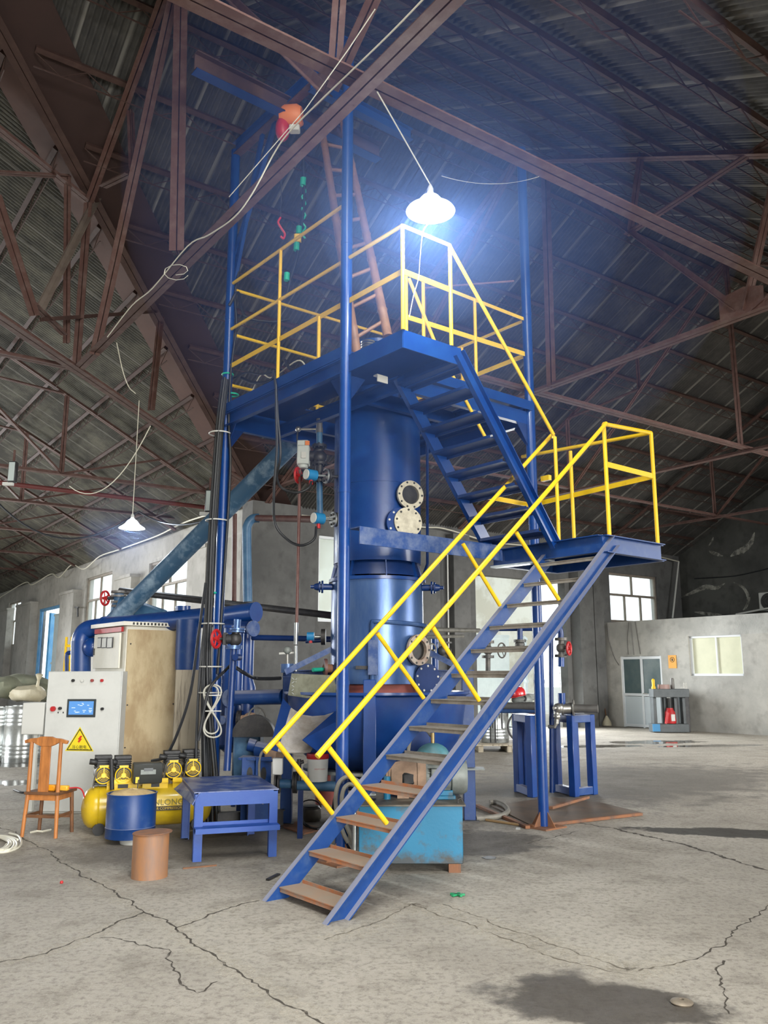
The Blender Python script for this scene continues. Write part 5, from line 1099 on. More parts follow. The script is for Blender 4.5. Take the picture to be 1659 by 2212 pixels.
# ================================================================ yellow compressor
t = thing('air_compressor', 'yellow air compressor with four black pump heads behind the blue bench', 'compressor', Q(315, 1800, 9.2))
ca, cb = Q(196, 1744, 9.08), Q(438, 1733, 9.5); ax = (cb-ca).normalized(); R = .205; Ln = (cb-ca).length
M_ty = mat('tank_yellow', srgb(222, 186, 30), .3, 0, srgb(176, 150, 60), 3, .6, .02, coat=.3)
MB().lathe([(.001, -.095), (.09, -.085), (.16, -.055), (.195, -.015), (R, .03), (R, Ln-.03), (.195, Ln+.015), (.16, Ln+.055), (.09, Ln+.085), (.001, Ln+.095)], ca, ax, 36).build('tank', M_ty, t)
mb = MB(); mb.lathe([(R+.001, .05), (R+.006, .06), (R+.001, .07)], ca, ax, 36); mb.lathe([(R+.001, Ln-.07), (R+.006, Ln-.06), (R+.001, Ln-.05)], ca, ax, 36); mb.build('tank_seam', M_ty, t)
side = ax.cross(UP).normalized()                         # points to the viewer
if side.y > 0: side = -side
M_yp = mat('bracket_yellow', srgb(236, 196, 20), .4)
for f0, f1 in ((.12, .40), (.43, .66), (.70, .98)):
    c = ca+ax*(Ln*(f0+f1)/2)+UP*(R+.03); MB().box(c+side*.10-UP*.02, (Ln*(f1-f0), .012, .12), (ax, side, UP)).box(c, (Ln*(f1-f0), .24, .012), (ax, side, UP)).build('mount_plate', M_yp, t, .002)
    MB().box(c+side*.108-UP*.02, (Ln*(f1-f0)*.32, .004, .05), (ax, side, UP)).build('plate_window', M_black, t)
M_chrome = mat('bright_tube', srgb(190, 186, 176), .25, .9)
for k, (u, v) in enumerate(((224, 1675), (267, 1675), (375, 1663), (417, 1660))):
    p = Q(u, v, 9.0+(u-224)*.0021); pc = p-side*.11
    b = MB(); b.tube(pc+side*.02, pc-side*.2, .085, n=20); b.box(pc+UP*.10-side*.08, (.15, .16, .12), (ax, side, UP)); b.box(pc+UP*.17-side*.08, (.17, .13, .03), (ax, side, UP)); b.box(pc-UP*.09-side*.06, (.16, .18, .03), (ax, side, UP))
    for j in range(5): b.box(pc+UP*(.06+j*.022)-side*.08, (.175, .17, .008), (ax, side, UP))
    b.tube(pc+UP*.12-ax*.06, pc+UP*.13-ax*.14, .03, n=10); h_ = b.build('pump_head', M_black, t, .004)
    g = MB().ring(p, side, .082, .006, 28, 8)
    for j in range(3):
        a = 2.094*j+math.pi/2; dv = ax*math.cos(a)+UP*math.sin(a); g.bar(p, p+dv*.08, .009, .012, side)
    for j in range(3): g.ring(p, side, .03+j*.014, .0025, 20, 5)
    g.disc(p-side*.006, side, .024, .016); g.box(p+UP*.09, (.09, .014, .02), (ax, side, UP)); g.build('fan_guard', M_yp, t); MB().disc(p-side*.02, side, .078, .006).build('fan', M_dark, t)
    if k in (0, 2, 3): MB().path(spline([p+UP*.10-ax*.05, p+UP*.06-ax*.075+side*.02, p-ax*.085+side*.02, p-UP*.09-ax*.095, p-UP*.12-ax*.09]), .009, 8).build('tube', M_chrome, t)
MB().tube(Q(241, 1640, 9.0), Q(242, 1706, 8.95), .022).build('pressure_pipe', M_black, t)
c = Q(318, 1669, 9.05); bx = MB().box(c, (.29, .18, .21), (ax, side, (UP*.97-side*-.2).normalized())).build('control_box', mat('dark_grey_plastic', srgb(66, 68, 66), .5), t, .012)
MB().box(c+side*.094+UP*.035, (.15, .008, .085), (ax, side, UP)).build('display_frame', M_motor, bx); MB().box(c+side*.1+UP*.04, (.09, .006, .03), (ax, side, UP)).build('display', M_screen, bx)
MB().box(c+side*.094-UP*.06-ax*.105, (.035, .006, .06), (ax, side, UP)).build('caution_sticker', M_yp, bx)
for f, s in ((.07, 1), (.07, -1), (.93, 1), (.93, -1)):
    p = ca+ax*(Ln*f)+side*s*.13; p = V3((p.x, p.y, .06)); MB().tube(p-side*.02, p+side*.02, .06, n=18).build('wheel', M_black, t); MB().bar(p, V3((p.x, p.y, .14))-side*s*.03, .05, .01).build('wheel_bracket', M_dark, t)
M_tg = mat('tank_lettering', srgb(130, 122, 60), .5); po = ca+ax*(Ln*.66)+side*(R*.985)+UP*.045
fx = ax; fy = (UP*.97-side*.2).normalized()
lettering('brand_lettering', 'NLONG', po+side*.004, fx, UP, .085, M_tg, t, .002); lettering('brand_lettering', 'AIR COMPRESSORS', po-UP*.058+side*.012, fx, UP, .036, M_ty, t, .002)
MB().box(po-UP*.058+side*.008, (.36, .004, .042), (ax, side, UP)).build('lettering_band', M_black, t)
dpo = po+ax*.27; MB().slab([dpo-ax*.03+side*.006-UP*.01, dpo+ax*.03+side*.006-UP*.01, dpo+side*.006+UP*.05], .001).build('caution_triangle', M_tg, t)

# ================================================================ wooden chair seen from behind
t = thing('wooden_chair', 'worn orange wooden chair with a single splat, standing in front of the grey console', 'chair', (G(45, 1808)+G(154, 1798))/2)
lb, rb, lf, rf = G(47, 1808), G(120, 1811), G(84, 1797), G(155, 1797)
zs = ZV(rb, 1712); zk = ZV(rb, 1603)
for p, zz, nm in ((lb, zk, 'leg'), (rb, zk, 'leg'), (lf, zs-.02, 'leg'), (rf, zs-.02, 'leg')):
    cn = (lb+rb+lf+rf)/4; tp = V3((p.x, p.y, 0)).lerp(V3((cn.x, cn.y, 0)), .12)
    mb = MB().tube(p, V3((tp.x, tp.y, zs)), .019, .021, n=10)
    if zz > zs: mb.tube(V3((tp.x, tp.y, zs)), V3((tp.x, tp.y, zz)), .021, .019, n=10)
    mb.build(nm, M_wood if zz > zs else M_wooddark, t)
inn = lambda p, k=.12: V3((p.x, p.y, 0)).lerp(V3((cn.x, cn.y, 0)), k)
L0, R0, L1, R1 = inn(lb), inn(rb), inn(lf), inn(rf); xr = (R0-L0).normalized(); yr = V3((-xr.y, xr.x, 0))
mb = MB().slab([L0-xr*.03-yr*.03+UP*zs, R0+xr*.03-yr*.03+UP*zs, R1+xr*.04+yr*.04+UP*zs, L1-xr*.04+yr*.04+UP*zs], -.028); mb.build('seat', M_wooddark, t, .004)
for p, q in ((L0, R0), (L0, L1), (R0, R1), (L1, R1)): MB().bar(p+UP*(zs-.055), q+UP*(zs-.055), .018, .055).build('apron', M_wood, t)
for p, q, z in ((lb, rb, .2), (lf, rf, .16), (rb, rf, .2), (lb, lf, .2)): MB().bar(inn(p, .05)+UP*z, inn(q, .05)+UP*z, .018, .028).build('stretcher', M_wooddark, t)
mb = MB(); cen = (L0+R0)/2; W2 = (R0-L0).length/2
prof = [(-W2-.08, .012), (-W2-.07, -.02), (-W2+.02, -.008), (-.1, -.03), (-.06, -.045), (.06, -.045), (.1, -.03), (W2-.02, -.008), (W2+.07, -.02), (W2+.08, .012), (W2, .032), (.1, .036), (.06, .05), (-.06, .05), (-.1, .036), (-W2, .032)]
mb.prism(prof, cen+UP*(zk+.0)-yr*.015, xr, UP, yr, .032); mb.build('top_rail', M_wood, t, .004)
MB().box(cen+UP*((zs+zk)/2-.02)-xr*.0, (.115, .014, zk-zs-.02), (xr, yr, UP)).build('splat', M_wood, t, .003)
t = thing('test_meter', 'orange hand-held tool case lying on the seat of the wooden chair', 'tool', (R0+L1)/2+UP*zs)
c = (R0*.6+L0*.4)+yr*.09+UP*(zs+.03); MB().box(c-xr*.02, (.16, .07, .058), (xr, yr, UP)).build('body', mat('tool_orange', srgb(240, 160, 30), .45), t, .01); MB().box(c+xr*.13, (.13, .06, .05), (xr, yr, UP)).build('grip', mat('tool_orange_light', srgb(244, 184, 60), .45), t, .01)
MB().path(spline([c+xr*.2, c+xr*.26+yr*.05, c+xr*.3+yr*.08-UP*.03, c+xr*.33+yr*.1-UP*.12]), .008, 6).build('lead', M_red, t)

# ================================================================ drum of sand, rusty can
dc = G(268, 1826); dc = V3((dc.x, dc.y+.18, 0)); Rd = .236; zd = ZV(dc-V3((0, Rd, 0)), 1721)
t = thing('sand_drum', 'blue steel drum filled with sand in front of the yellow compressor', 'drum', dc)
MB().lathe([(.001, .05), (Rd, .05), (Rd, .14), (Rd+.003, .145), (Rd, .15), (Rd, zd), (Rd+.006, zd), (Rd+.006, zd+.008), (Rd-.008, zd+.008), (Rd-.008, .07), (.001, .07)], dc, UP, 48).build('drum_body', M_blueworn, t)
rn = random.Random(2); mb = MB(); n = 26; rings = [.001, .06, .12, .18, Rd-.01]; vs = []
for j, r in enumerate(rings):
    for i in range(n): a = 6.283*i/n; vs.append(dc+V3((r*math.cos(a), r*math.sin(a), zd-.012+.055*(1-(r/Rd)**2)+rn.uniform(-.008, .008))))
mb.add(vs, [(j*n+i, j*n+(i+1) % n, (j+1)*n+(i+1) % n, (j+1)*n+i) for j in range(4) for i in range(n)]); o = mb.build('sand', M_sand, t); tag(o, 'pale sand heaped in the drum')
MB().lathe([(.001, 0), (.13, 0), (.135, .012), (.135, .05), (.001, .05)], dc+V3((.06, -.06, 0)), UP, 28).build('foot', M_white, t)
MB().tube(dc+V3((.03, .06, zd)), dc+V3((.035, .07, zd+.12)), .006).build('rod', M_dark, t)
cc = G(312, 1903); cc = V3((cc.x, cc.y+.14, 0)); Rc = .143; zc2 = ZV(cc, 1799)
t = thing('rusty_can', 'rusty brown steel can with a loose flat lid, in front of the blue drum', 'can', cc)
MB().lathe([(.001, 0), (Rc, 0), (Rc, zc2), (.001, zc2)], cc, UP, 40).build('can_body', mat('rusty_can_side', srgb(178, 122, 74), .6, .15, srgb(124, 108, 100), 4, .8, .08, 50, stretch=(1, 1, .3)), t)
MB().lathe([(.001, 0), (.155, 0), (.157, .004), (.155, .009), (.001, .009)], cc+V3((.008, 0, zc2)), (UP+V3((-.035, 0, 0))).normalized(), 40).build('lid', M_rust, t)

# ================================================================ blue steel bench with a step
t = thing('work_bench', 'low blue steel bench with a step plate, left of the lower stair', 'bench', (G(425, 1862)+G(547, 1802))/2)
f0, f1, r0, r1 = G(425, 1860), G(586, 1849), G(404, 1812), G(547, 1803); zb_ = ZV(f0, 1712); za = ZV(f0, 1741)
bx = (f1-f0).normalized(); by = V3((-bx.y, bx.x, 0)); BWd = (f1-f0).length; BD = ((r0-f0).dot(by)+(r1-f1).dot(by))/2
M_bb = mat('bench_blue', srgb(17, 66, 148), .45, 0, srgb(36, 82, 156), 5, .6, .05); M_bt = mat('bench_top_glare_dust', srgb(56, 78, 136), .3, .1, srgb(156, 160, 172), 5, .85, .06, contrast=(.45, .68))  # lighter base of the top paints window glare; its patches are dusty smears
bp = lambda x, y, z: f0+bx*x+by*y+UP*z; bax = (bx, by, UP)
for x, y in ((0, 0), (BWd, 0), (0, BD), (BWd, BD)): MB().angle(bp(x, y, .0), bp(x, y, zb_-.01), .07, .01, -by if y == 0 else by, -1 if x == 0 else 1).box(bp(x, y, zb_/2), (.066, .05, zb_-.02), bax).build('leg', M_bb, t)
MB().box(bp(BWd/2, BD/2, zb_+.004), (BWd+.1, BD+.08, .01), bax).build('top', M_bt, t, .002)
for p, q in (((0, -.035), (BWd, -.035)), ((0, BD+.03), (BWd, BD+.03)), ((-.04, 0), (-.04, BD)), ((BWd+.04, 0), (BWd+.04, BD))): MB().bar(bp(*p, (zb_+za)/2), bp(*q, (zb_+za)/2), .012, zb_-za).build('apron', M_bb, t)
MB().slab([bp(.0, -.04, zb_-.0), bp(0, BD, zb_), bp(-.12, BD, zb_-.1), bp(-.06, -.04, zb_-.1)], .008).build('side_flap', M_bt, t)
zq = ZV(f0, 1786); MB().box(bp(BWd/2, -.07, zq), (BWd+.08, .17, .01), bax).box(bp(BWd/2, -.155, zq-.018), (BWd+.08, .008, .04), bax).box(bp(BWd/2, .01, zq+.018), (BWd, .008, .03), bax).build('step', M_bb, t)

# ================================================================ left background
M_drumg = M_galv
def ribbed_drum(label, u, v0, Y, r, h, z0=0.0, m=None, group=None):
    c = Q(u, v0, Y); c = V3((c.x, c.y, z0)); t = thing('steel_drum', label, 'drum', c, group); pr = [(.001, 0), (r*.98, 0), (r, .02)]
    k = 0
    for zone in ((.08, .36), (.64, .92)):
        z = zone[0]
        pr.append((r, z*h))
        while z < zone[1]: pr += [(r, z*h), (r*1.03, (z+.025)*h), (r, (z+.05)*h)]; z += .07
    pr += [(r, h-.03), (r*1.02, h-.015), (r*1.02, h), (r*.96, h), (r*.96, h-.02), (.001, h-.02)]
    MB().lathe(pr, c, UP, 36).build('drum_body', m or M_drumg, t, 0, 60); return t, c
ribbed_drum('shiny ribbed steel drum under the sacks at the left edge of the picture', 40, 1600, 16.2, .265, 1.02)
ribbed_drum('shiny ribbed steel drum cut off by the left edge, beside another drum', -2, 1600, 16.6, .265, .98)
ribbed_drum('shiny ribbed steel drum half hidden behind its neighbour, near the white box', 66, 1600, 17.0, .265, .98)
def sack(label, u, v, Y, sx, sy, sz, m, rot=0, knot=False):
    c = Q(u, v, Y); rn = random.Random(int(u*7+v)); n = 18; vs = []; mb = MB(); mb.ball((0, 0, 0), 1, 18)
    for p in mb.v:
        k = 1+.09*math.sin(p.x*5+u)+.07*math.sin(p.y*7+p.z*4+v); q = V3((p.x*sx*k, p.y*sy*k, max(p.z, -.72)*sz*k)); q.rotate(Matrix.Rotation(rot, 3, 'Y')); vs.append(c+q)
    mb.v = vs
    if knot: mb.lathe([(.10, 0), (.03, .1), (.025, .2), (.07, .3), (.03, .32)], c+V3((sx*.55, -.05, sz*.4)), V3((.1, 0, 1)), 12)
    return solo('cloth_sack', mb, m, label, 'sack')
sack('dull green sack at the far left edge on top of the drums', 5, 1488, 16.4, .34, .4, .24, M_sack)
sack('dull green sack slumped against the blue doorway jamb, topmost of the pile', 62, 1480, 17.2, .46, .4, .2, M_sack, .2)
sack('pale tied plastic sack in front of the green sacks beside the console', 62, 1500, 16.2, .3, .34, .17, M_clearbag, 0, True)
sack('flat dull green sack right behind the pale plastic one', 90, 1500, 16.8, .28, .34, .2, M_sack)
t = thing('yellow_ladder', 'short yellow ladder frame behind the blue down pipe, near the left wall', 'ladder', Q(150, 1520, 15.5))
for u in (144, 156): MB().bar(Q(u, 1376, 15.5), V3((Q(u, 1376, 15.5).x, 15.5, 0)), .035, .035).build('rail', M_yellow, t)
for v in (1395, 1420, 1436, 1460): MB().bar(Q(144, v, 15.5), Q(156, v, 15.5), .03, .05).build('rung', M_yellow, t)
solo('blue_post', MB().path(spline([Q(145, 1540, 14.8), Q(144, 1440, 14.8), Q(144, 1418, 14.8), Q(147, 1411, 14.8), Q(160, 1409, 14.8)]), .035, 10), M_bluedark, 'bent dark blue pipe beside the yellow ladder frame', 'pipe')
t = thing('wall_bracket', 'dark steel bracket on the left wall between the blue doorway and a window', 'bracket', hB(160, 1320, -.2))
MB().bar(hB(148, 1312, -.02), hB(170, 1312, -.3), .05, .05).bar(hB(168, 1312, -.3), hB(168, 1332, -.3), .05, .05).build('arm', M_dark, t)
solo('cord_coil', MB().path(spline([G(-20+34*math.cos(a*.9)+a*.8, 1822+15*math.sin(a*.9)+rn.uniform(-2, 2), .02+.004*(i % 4)) for i, a in enumerate([k*.8 for k in range(44)])], 3), .011, 6)
     .path(spline([G(u, v, .012) for u, v in ((-10, 1842), (15, 1840), (38, 1832), (46, 1820), (40, 1806), (20, 1800))], 5), .011, 6), M_whitecable, 'coil of white cable on the floor at the left edge, below the chair', 'cable')
solo('floor_cable', MB().path(spline([G(30, 1706, .012), G(50, 1712, .012), G(75, 1708, .012), G(105, 1716, .012), G(130, 1700, .012)], 6), .014, 6), M_rubber, 'dark cable lying on the floor beyond the wooden chair', 'cable')
solo('chair_scraps', MB().path([G(66, 1798, .012), G(80, 1795, .012), G(92, 1796, .012), G(110, 1792, .012)], .01, 6), M_whitecable, 'pale scrap of cord under the wooden chair', 'cord')

# ================================================================ turquoise hydraulic tank with motor and pump
TY = G(1000, 1886).y; xr_ = Q(1000, 1800, TY).x; xl_ = Q(775, 1800, TY).x; ztk = ZV((0, TY), 1741); TD = .72
t = thing('hydraulic_tank', 'turquoise hydraulic oil tank with stained lower edge, standing behind the lower stair', 'tank', V3(((xl_+xr_)/2, TY+TD/2, 0)))
MB().box(((xl_+xr_)/2, TY+TD/2, (ztk+.07)/2), (xr_-xl_, TD, ztk-.07)).build('tank_body', M_cyan, t, .006)
MB().box(((xl_+xr_)/2, TY+TD/2, ztk+.006), (xr_-xl_+.05, TD+.06, .014)).build('lid', mat('oily_tank_lid', srgb(118, 112, 100), .6, .2, srgb(70, 66, 60), 5, .7), t, .002)
for x in (xl_+.14, xr_-.07):
    for y in (TY+.06, TY+TD-.06): MB().box((x, y, .035), (.1, .1, .07)).build('foot', M_rust, t)
MB().tube((xl_-.035, TY+.06, .12), (xl_-.035, TY+.06, ztk-.02), .018).build('sight_glass', M_galv, t)
MB().path([V3((xr_-.035, TY+.02, ztk+.02)), V3((xr_-.035, TY+.02, ztk+.05)), V3((xr_-.01, TY+.02, ztk+.06)), V3((xr_+.005, TY+.02, ztk+.035))], .008, 6).build('lifting_eye', M_dark, t)
p = Q(836, 1725, TY+.3); MB().tube((p.x, p.y, ztk), (p.x, p.y, ztk+.2), .03).build('filler_pipe', M_cyan, t); MB().box(Q(795, 1715, TY+.25), (.14, .14, .03)).build('filter_cap', M_galv, t, .01)
MYc = TY+.42; zm = Q(960, 1676, MYc).z
xm = lambda u: Q(u, 1676, MYc).x
t = thing('electric_motor', 'grey electric motor with a ribbed body and fan cover on the turquoise tank', 'motor', V3((xm(960), MYc, ztk)))
Rm = .148; mb = MB(); mb.tube((xm(912), MYc, zm), (xm(975), MYc, zm), Rm*.9, n=32)
for i in range(22):
    a = i*.2856; d = V3((0, math.cos(a), math.sin(a))); mb.box(V3(((xm(920)+xm(972))/2, MYc, zm))+d*Rm*.92, (xm(970)-xm(920), .008, .03), (V3((1, 0, 0)), V3((0, -math.sin(a), math.cos(a))), d))
mb.build('body', M_motor, t)
MB().lathe([(Rm*.88, 0), (Rm*1.04, .01), (Rm*1.05, .11), (Rm*.9, .145), (.001, .15)], (xm(972), MYc, zm), V3((1, 0, 0)), 36).build('fan_cover', M_motor, t)
MB().box((xm(945), MYc-Rm*.98, zm+.02), (.13, .06, .12)).build('terminal_box', M_motor, t, .008)
MB().lathe([(.001, 0), (.12, .0), (Rm*.98, .05), (Rm*.98, .07), (.001, .07)], (xm(906), MYc, zm), V3((1, 0, 0)), 32).build('end_shield', M_motor, t)
MB().box((xm(946), MYc-.08, ztk+.05), (.24, .1, .07)).box((xm(946), MYc+.1, ztk+.05), (.24, .1, .07)).box((xm(946), MYc, ztk+.03), (.28, .34, .03)).build('foot', M_cyan, t, .004)
MB().tube((xm(946), MYc-.07, ztk+.07), (xm(946), MYc-.06, zm-.1), .02).build('mounting_lug', M_motor, t)
t = thing('gear_pump', 'dusty brown pump coupling housing with an open window, bolted to the grey motor', 'pump', V3((xm(870), MYc, ztk)))
MB().lathe([(.07, -.12), (.11, -.1), (.125, -.04), (.15, .12), (.155, .2)], (xm(870), MYc, zm), V3((1, 0, 0)), 32).build('housing', M_castbrown, t)
MB().box((xm(882), MYc-.13, zm-.01), (.11, .03, .1)).build('window', M_black, t, .015); MB().disc((xm(901), MYc, zm), V3((1, 0, 0)), .165, .02).disc((xm(866), MYc, zm), V3((-1, 0, 0)), .12, .02).build('flange', M_castbrown, t)
mb = MB().tube((xm(834), MYc, zm), (xm(858), MYc, zm), .07).box((xm(846), MYc, zm), (.06, .17, .15)); mb.build('pump_body', M_castbrown, t, .006)
MB().tube((xm(846), MYc, zm+.05), (xm(846), MYc, zm+.2), .03).build('port', M_castbrown, t); MB().box((xm(870), MYc, ztk+.08), (.1, .2, .13)).build('foot', M_castbrown, t)
t = thing('oil_cooler', 'rounded teal machine with a brass fitting under the upper treads of the lower stair', 'machine', Q(935, 1700, TY+.7))
c = Q(935, 1632, TY+.55); MB().ball(c, .15, 20, (1, .8, .75)).build('housing', mat('teal_grey_paint', srgb(86, 140, 150), .45, 0, srgb(70, 90, 92), 5, .6), t); MB().tube(c+V3((0, .0, .1)), c+UP*.2, .018).build('fitting', mat('brass', srgb(190, 160, 110), .3, .8), t)
MB().tube((c.x, c.y, ztk), (c.x, c.y, c.z-.08), .05).build('stand', M_dark, t)
bx2 = Q(905, 1605, TY+.9); MB().box(bx2, (.2, .12, .22)).build('frame_box', M_bluedark, t)
def hose(label, pts, r=.016, m=None): return solo('hose', MB().path(spline(pts, 6), r, 8), m or M_hose, label, 'hose')
HY = TY+.35
hose('grey hose arching from the tank pump down the left of the near column, outer one', [Q(778, 1690, HY), Q(752, 1678, HY), Q(733, 1690, HY-.05), Q(725, 1720, HY-.05), Q(728, 1760, HY), Q(742, 1800, HY), Q(752, 1820, HY)], .019)
hose('grey hose arching close inside the other one beside the turquoise tank', [Q(775, 1700, HY), Q(755, 1694, HY), Q(742, 1706, HY-.05), Q(738, 1735, HY-.05), Q(745, 1775, HY), Q(757, 1805, HY), Q(762, 1822, HY)], .019)
hose('short grey hose looping over the treads near the brass fitting', [Q(882, 1625, TY+.6), Q(886, 1600, TY+.6), Q(900, 1580, TY+.6), Q(920, 1577, TY+.6), Q(932, 1590, TY+.58)], .016)
hose('grey pipe-like hose lying bent on the floor right of the turquoise tank', [G(1028, 1768, .03), G(1060, 1766, .03), G(1085, 1761, .03), G(1097, 1752, .03), G(1090, 1741, .03), G(1070, 1733, .03), G(1058, 1733, .03)], .03)
solo('metal_rod', MB().tube(G(1050, 1771, .015), G(1124, 1782, .015), .014), mat('brassy_rod', srgb(170, 140, 100), .5, .4), 'thin brassy rod lying on the dark floor left of the right column', 'rod')
# clutter behind the stair
bk = Q(686, 1680, 8.85); zb0 = ZV(bk, 1687); zb1 = ZV(bk, 1632)
t = thing('paint_bucket', 'white plastic bucket with a red lid behind the yellow stair rail', 'bucket', V3((bk.x, bk.y, zb0))); bk.z = 0
MB().lathe([(.001, zb0), (.098, zb0), (.108, zb1-.02), (.001, zb1-.02)], bk, UP, 32).build('bucket_body', M_white, t); MB().lathe([(.001, zb1+.02), (.112, zb1+.02), (.115, zb1-.02), (.108, zb1-.03), (.108, zb1-.02)], bk, UP, 32).build('lid', M_red, t)
bq = bk+V3((.03, -.103, (zb0+zb1)/2)); lettering('side_print', 'HEAVY DUTY', bq, V3((1, 0, 0)), UP, .018, mat('print_red', srgb(190, 60, 60), .5), t)
rb2 = G(690, 1762); t = thing('red_bucket', 'dull red bucket with a wire handle on the floor under the flanged pipe', 'bucket', rb2+V3((0, .9, 0)))
c = rb2+V3((.0, .9, 0)); MB().lathe([(.001, 0), (.12, 0), (.155, .36), (.15, .36), (.11, .02), (.001, .02)], c, UP, 30).build('bucket_body', mat('faded_red', srgb(150, 72, 62), .6, 0, srgb(110, 60, 54), 5, .5), t)
MB().path([c+V3((-.155*math.cos(a), 0, .34+.2*math.sin(a))) for a in [i*.314 for i in range(11)]], .006, 6).build('handle', M_dark, t)
kc = G(668, 1776); t = thing('steel_pot', 'small dull steel pot with a dark handle on the floor behind the stair', 'pot', kc)
MB().lathe([(.001, 0), (.11, 0), (.125, .03), (.12, .13), (.10, .15), (.001, .15)], kc+V3((0, .1, 0)), UP, 30).build('pot_body', mat('dull_pot', srgb(112, 108, 100), .4, .6, srgb(70, 66, 62), 6, .6), t); MB().path([kc+V3((.12*math.cos(a), .1, .14+.08*math.sin(a))) for a in [i*.35 for i in range(10)]], .008, 6).build('handle', M_dark, t); MB().lathe([(.001, .165), (.09, .16), (.1, .15)], kc+V3((0, .1, 0)), UP, 24).build('lid', M_dark, t)
t = thing('flanged_pipe', 'black and blue flanged pipe with a vent tap running level behind the near stair foot', 'pipe', Q(650, 1700, 8.85))
MB().tube(Q(600, 1692, 8.85), Q(640, 1694, 8.85), .045).tube(Q(640, 1696, 8.85), Q(726, 1699, 8.85), .05).build('pipe', M_bluegrey, t)
for u in (594, 601, 633, 638): MB().disc(Q(u, 1690, 8.85), V3((1, 0, 0)), .105, .02).build('flange', M_dark, t)
MB().tube(Q(646, 1690, 8.85), Q(646, 1640, 8.85), .022).tube(Q(640, 1650, 8.85), Q(656, 1645, 8.85), .018).build('tap', M_dark, t); MB().box(Q(600, 1655, 8.75), (.1, .08, .16)).build('switch_box', M_white, t, .008); MB().tube(Q(672, 1690, 8.85), Q(672, 1677, 8.85), .035).build('plug', M_dark, t)
mb = MB().bar(V3((Q(650, 1690, 8.85).x, 8.85, 0)), Q(650, 1696, 8.85), .05, .05); mb.build('support', M_bluedark, t)
hose('black cable curling on the floor behind the blue post left of the stair', [Q(655, 1745, 9.4), Q(652, 1770, 9.4), G(665, 1785, .02), G(690, 1790, .02), G(715, 1770, .02), Q(722, 1730, 9.3), Q(730, 1690, 9.3)], .016, M_rubber)
solo('floor_plate', MB().slab([G(598, 1781, .012), G(640, 1774, .012), G(700, 1790, .012), G(655, 1801, .012)], .012), M_rust, 'rusty plate lying on the floor beside the foot of the blue post', 'plate')

# ================================================================ right of the tower: pipework, frames, plates
t = thing('floor_plate', 'large rusty brown steel plate covering the floor trench by the right column', 'plate', G(1200, 1755))
MB().slab([G(1062, 1742, .004), G(1145, 1783, .004), G(1320, 1768, .004), G(1385, 1757, .004), G(1300, 1736, .004), G(1190, 1724, .004)], .012).build('plate', mat('rusty_floor_plate', srgb(112, 96, 80), .7, .1, srgb(88, 80, 72), 3, .8, .1), t)
MB().bar(G(1148, 1785, .02), G(1385, 1758, .02), .05, .03).bar(G(1190, 1745, .03), G(1270, 1722, .03), .05, .03).bar(G(1030, 1740, .02), G(1140, 1787, .02), .05, .03).build('edge_bar', M_rust, t)
def frame(label, corners, zt):
    t = thing('pipe_stand', label, 'stand', sum(corners, V3())/4)
    for p in corners: MB().box(V3((p.x, p.y, zt/2)), (.1, .1, zt), (TA, TB, UP)).build('leg', M_blue, t, .006)
    for i in range(4):
        p, q = corners[i], corners[(i+1) % 4]
        MB().bar(p+UP*(zt-.05), q+UP*(zt-.05), .1, .1).build('top_bar', M_blueworn, t, .006)
        if i in (0, 3): MB().bar(p+UP*.06, q+UP*.06, .09, .1).build('foot_bar', M_blueworn, t, .006)
    return t
fc = [G(1241, 1721), G(1281, 1716)]; fd = (G(1205, 1711)-fc[0]); zf = ZV(fc[0], 1545)
frame('blue square-tube pipe stand farther right, with the silver valve above it', [fc[0], fc[1], fc[1]+fd, fc[0]+fd], zf)
g0, g1 = G(1150, 1722), G(1196, 1713); fd2 = G(1176, 1708)-G(1190, 1713)
frame('blue square-tube pipe stand half hidden behind the right tower column', [g0, g0+(g1-g0)*.28+V3((0, .02, 0)), g0+(g1-g0)*.28+V3((-.1, .5, 0)), g0+V3((-.1, .5, 0))], zf)
PY = 11.75; zp = Q(1250, 1530, PY).z
t = thing('header_pipe', 'level grey pipe resting on the blue stands, with a silver ball valve', 'pipe', Q(1230, 1530, PY))
MB().tube(Q(1066, 1526, 12.3), Q(1166, 1525, PY+.1), .055, n=18).tube(Q(1240, 1530, PY), Q(1292, 1531, PY-.1), .055, n=18).build('pipe', M_greypipe, t)
MB().tube(Q(1062, 1536, 12.2), Q(1160, 1536, 11.9), .03).build('lower_pipe', M_steelblue, t)
mb = MB().tube(Q(1213, 1531, PY), Q(1236, 1530, PY), .075).disc(Q(1237, 1530, PY), V3((1, -.3, 0)), .115, .02).disc(Q(1214, 1531, PY), V3((1, -.3, 0)), .09, .02).ball(Q(1206, 1530, PY-.1), .07, 14).tube(Q(1196, 1530, PY-.15), Q(1210, 1528, PY-.1), .025); mb.build('ball_valve', M_steel, t)
MB().tube(Q(1203, 1535, PY-.1), Q(1202, 1563, PY-.1), .035).ball(Q(1203, 1548, PY-.1), .05, 12).path([Q(1202, 1562, PY-.1), Q(1198, 1570, PY-.1), Q(1185, 1570, PY-.05)], .025, 8).build('drain_cock', M_steel, t)
MB().tube(Q(1213, 1497, PY), Q(1214, 1525, PY), .05).build('riser_stub', M_blue, t)
t = thing('water_pipes', 'blue pipework with an elbow and a red-wheeled valve rising beside the right tower column', 'pipe', Q(1190, 1720, 11.9))
WY = 11.9
MB().tube(Q(1190, 1362, WY), Q(1192, 1712, WY), .032).build('riser', M_bluedark, t); zz_ = Q(1200, 1358, WY).z
MB().tube(Q(1062, 1358, WY+.2), Q(1165, 1358, WY), .035).build('cross_pipe', M_bluedark, t)
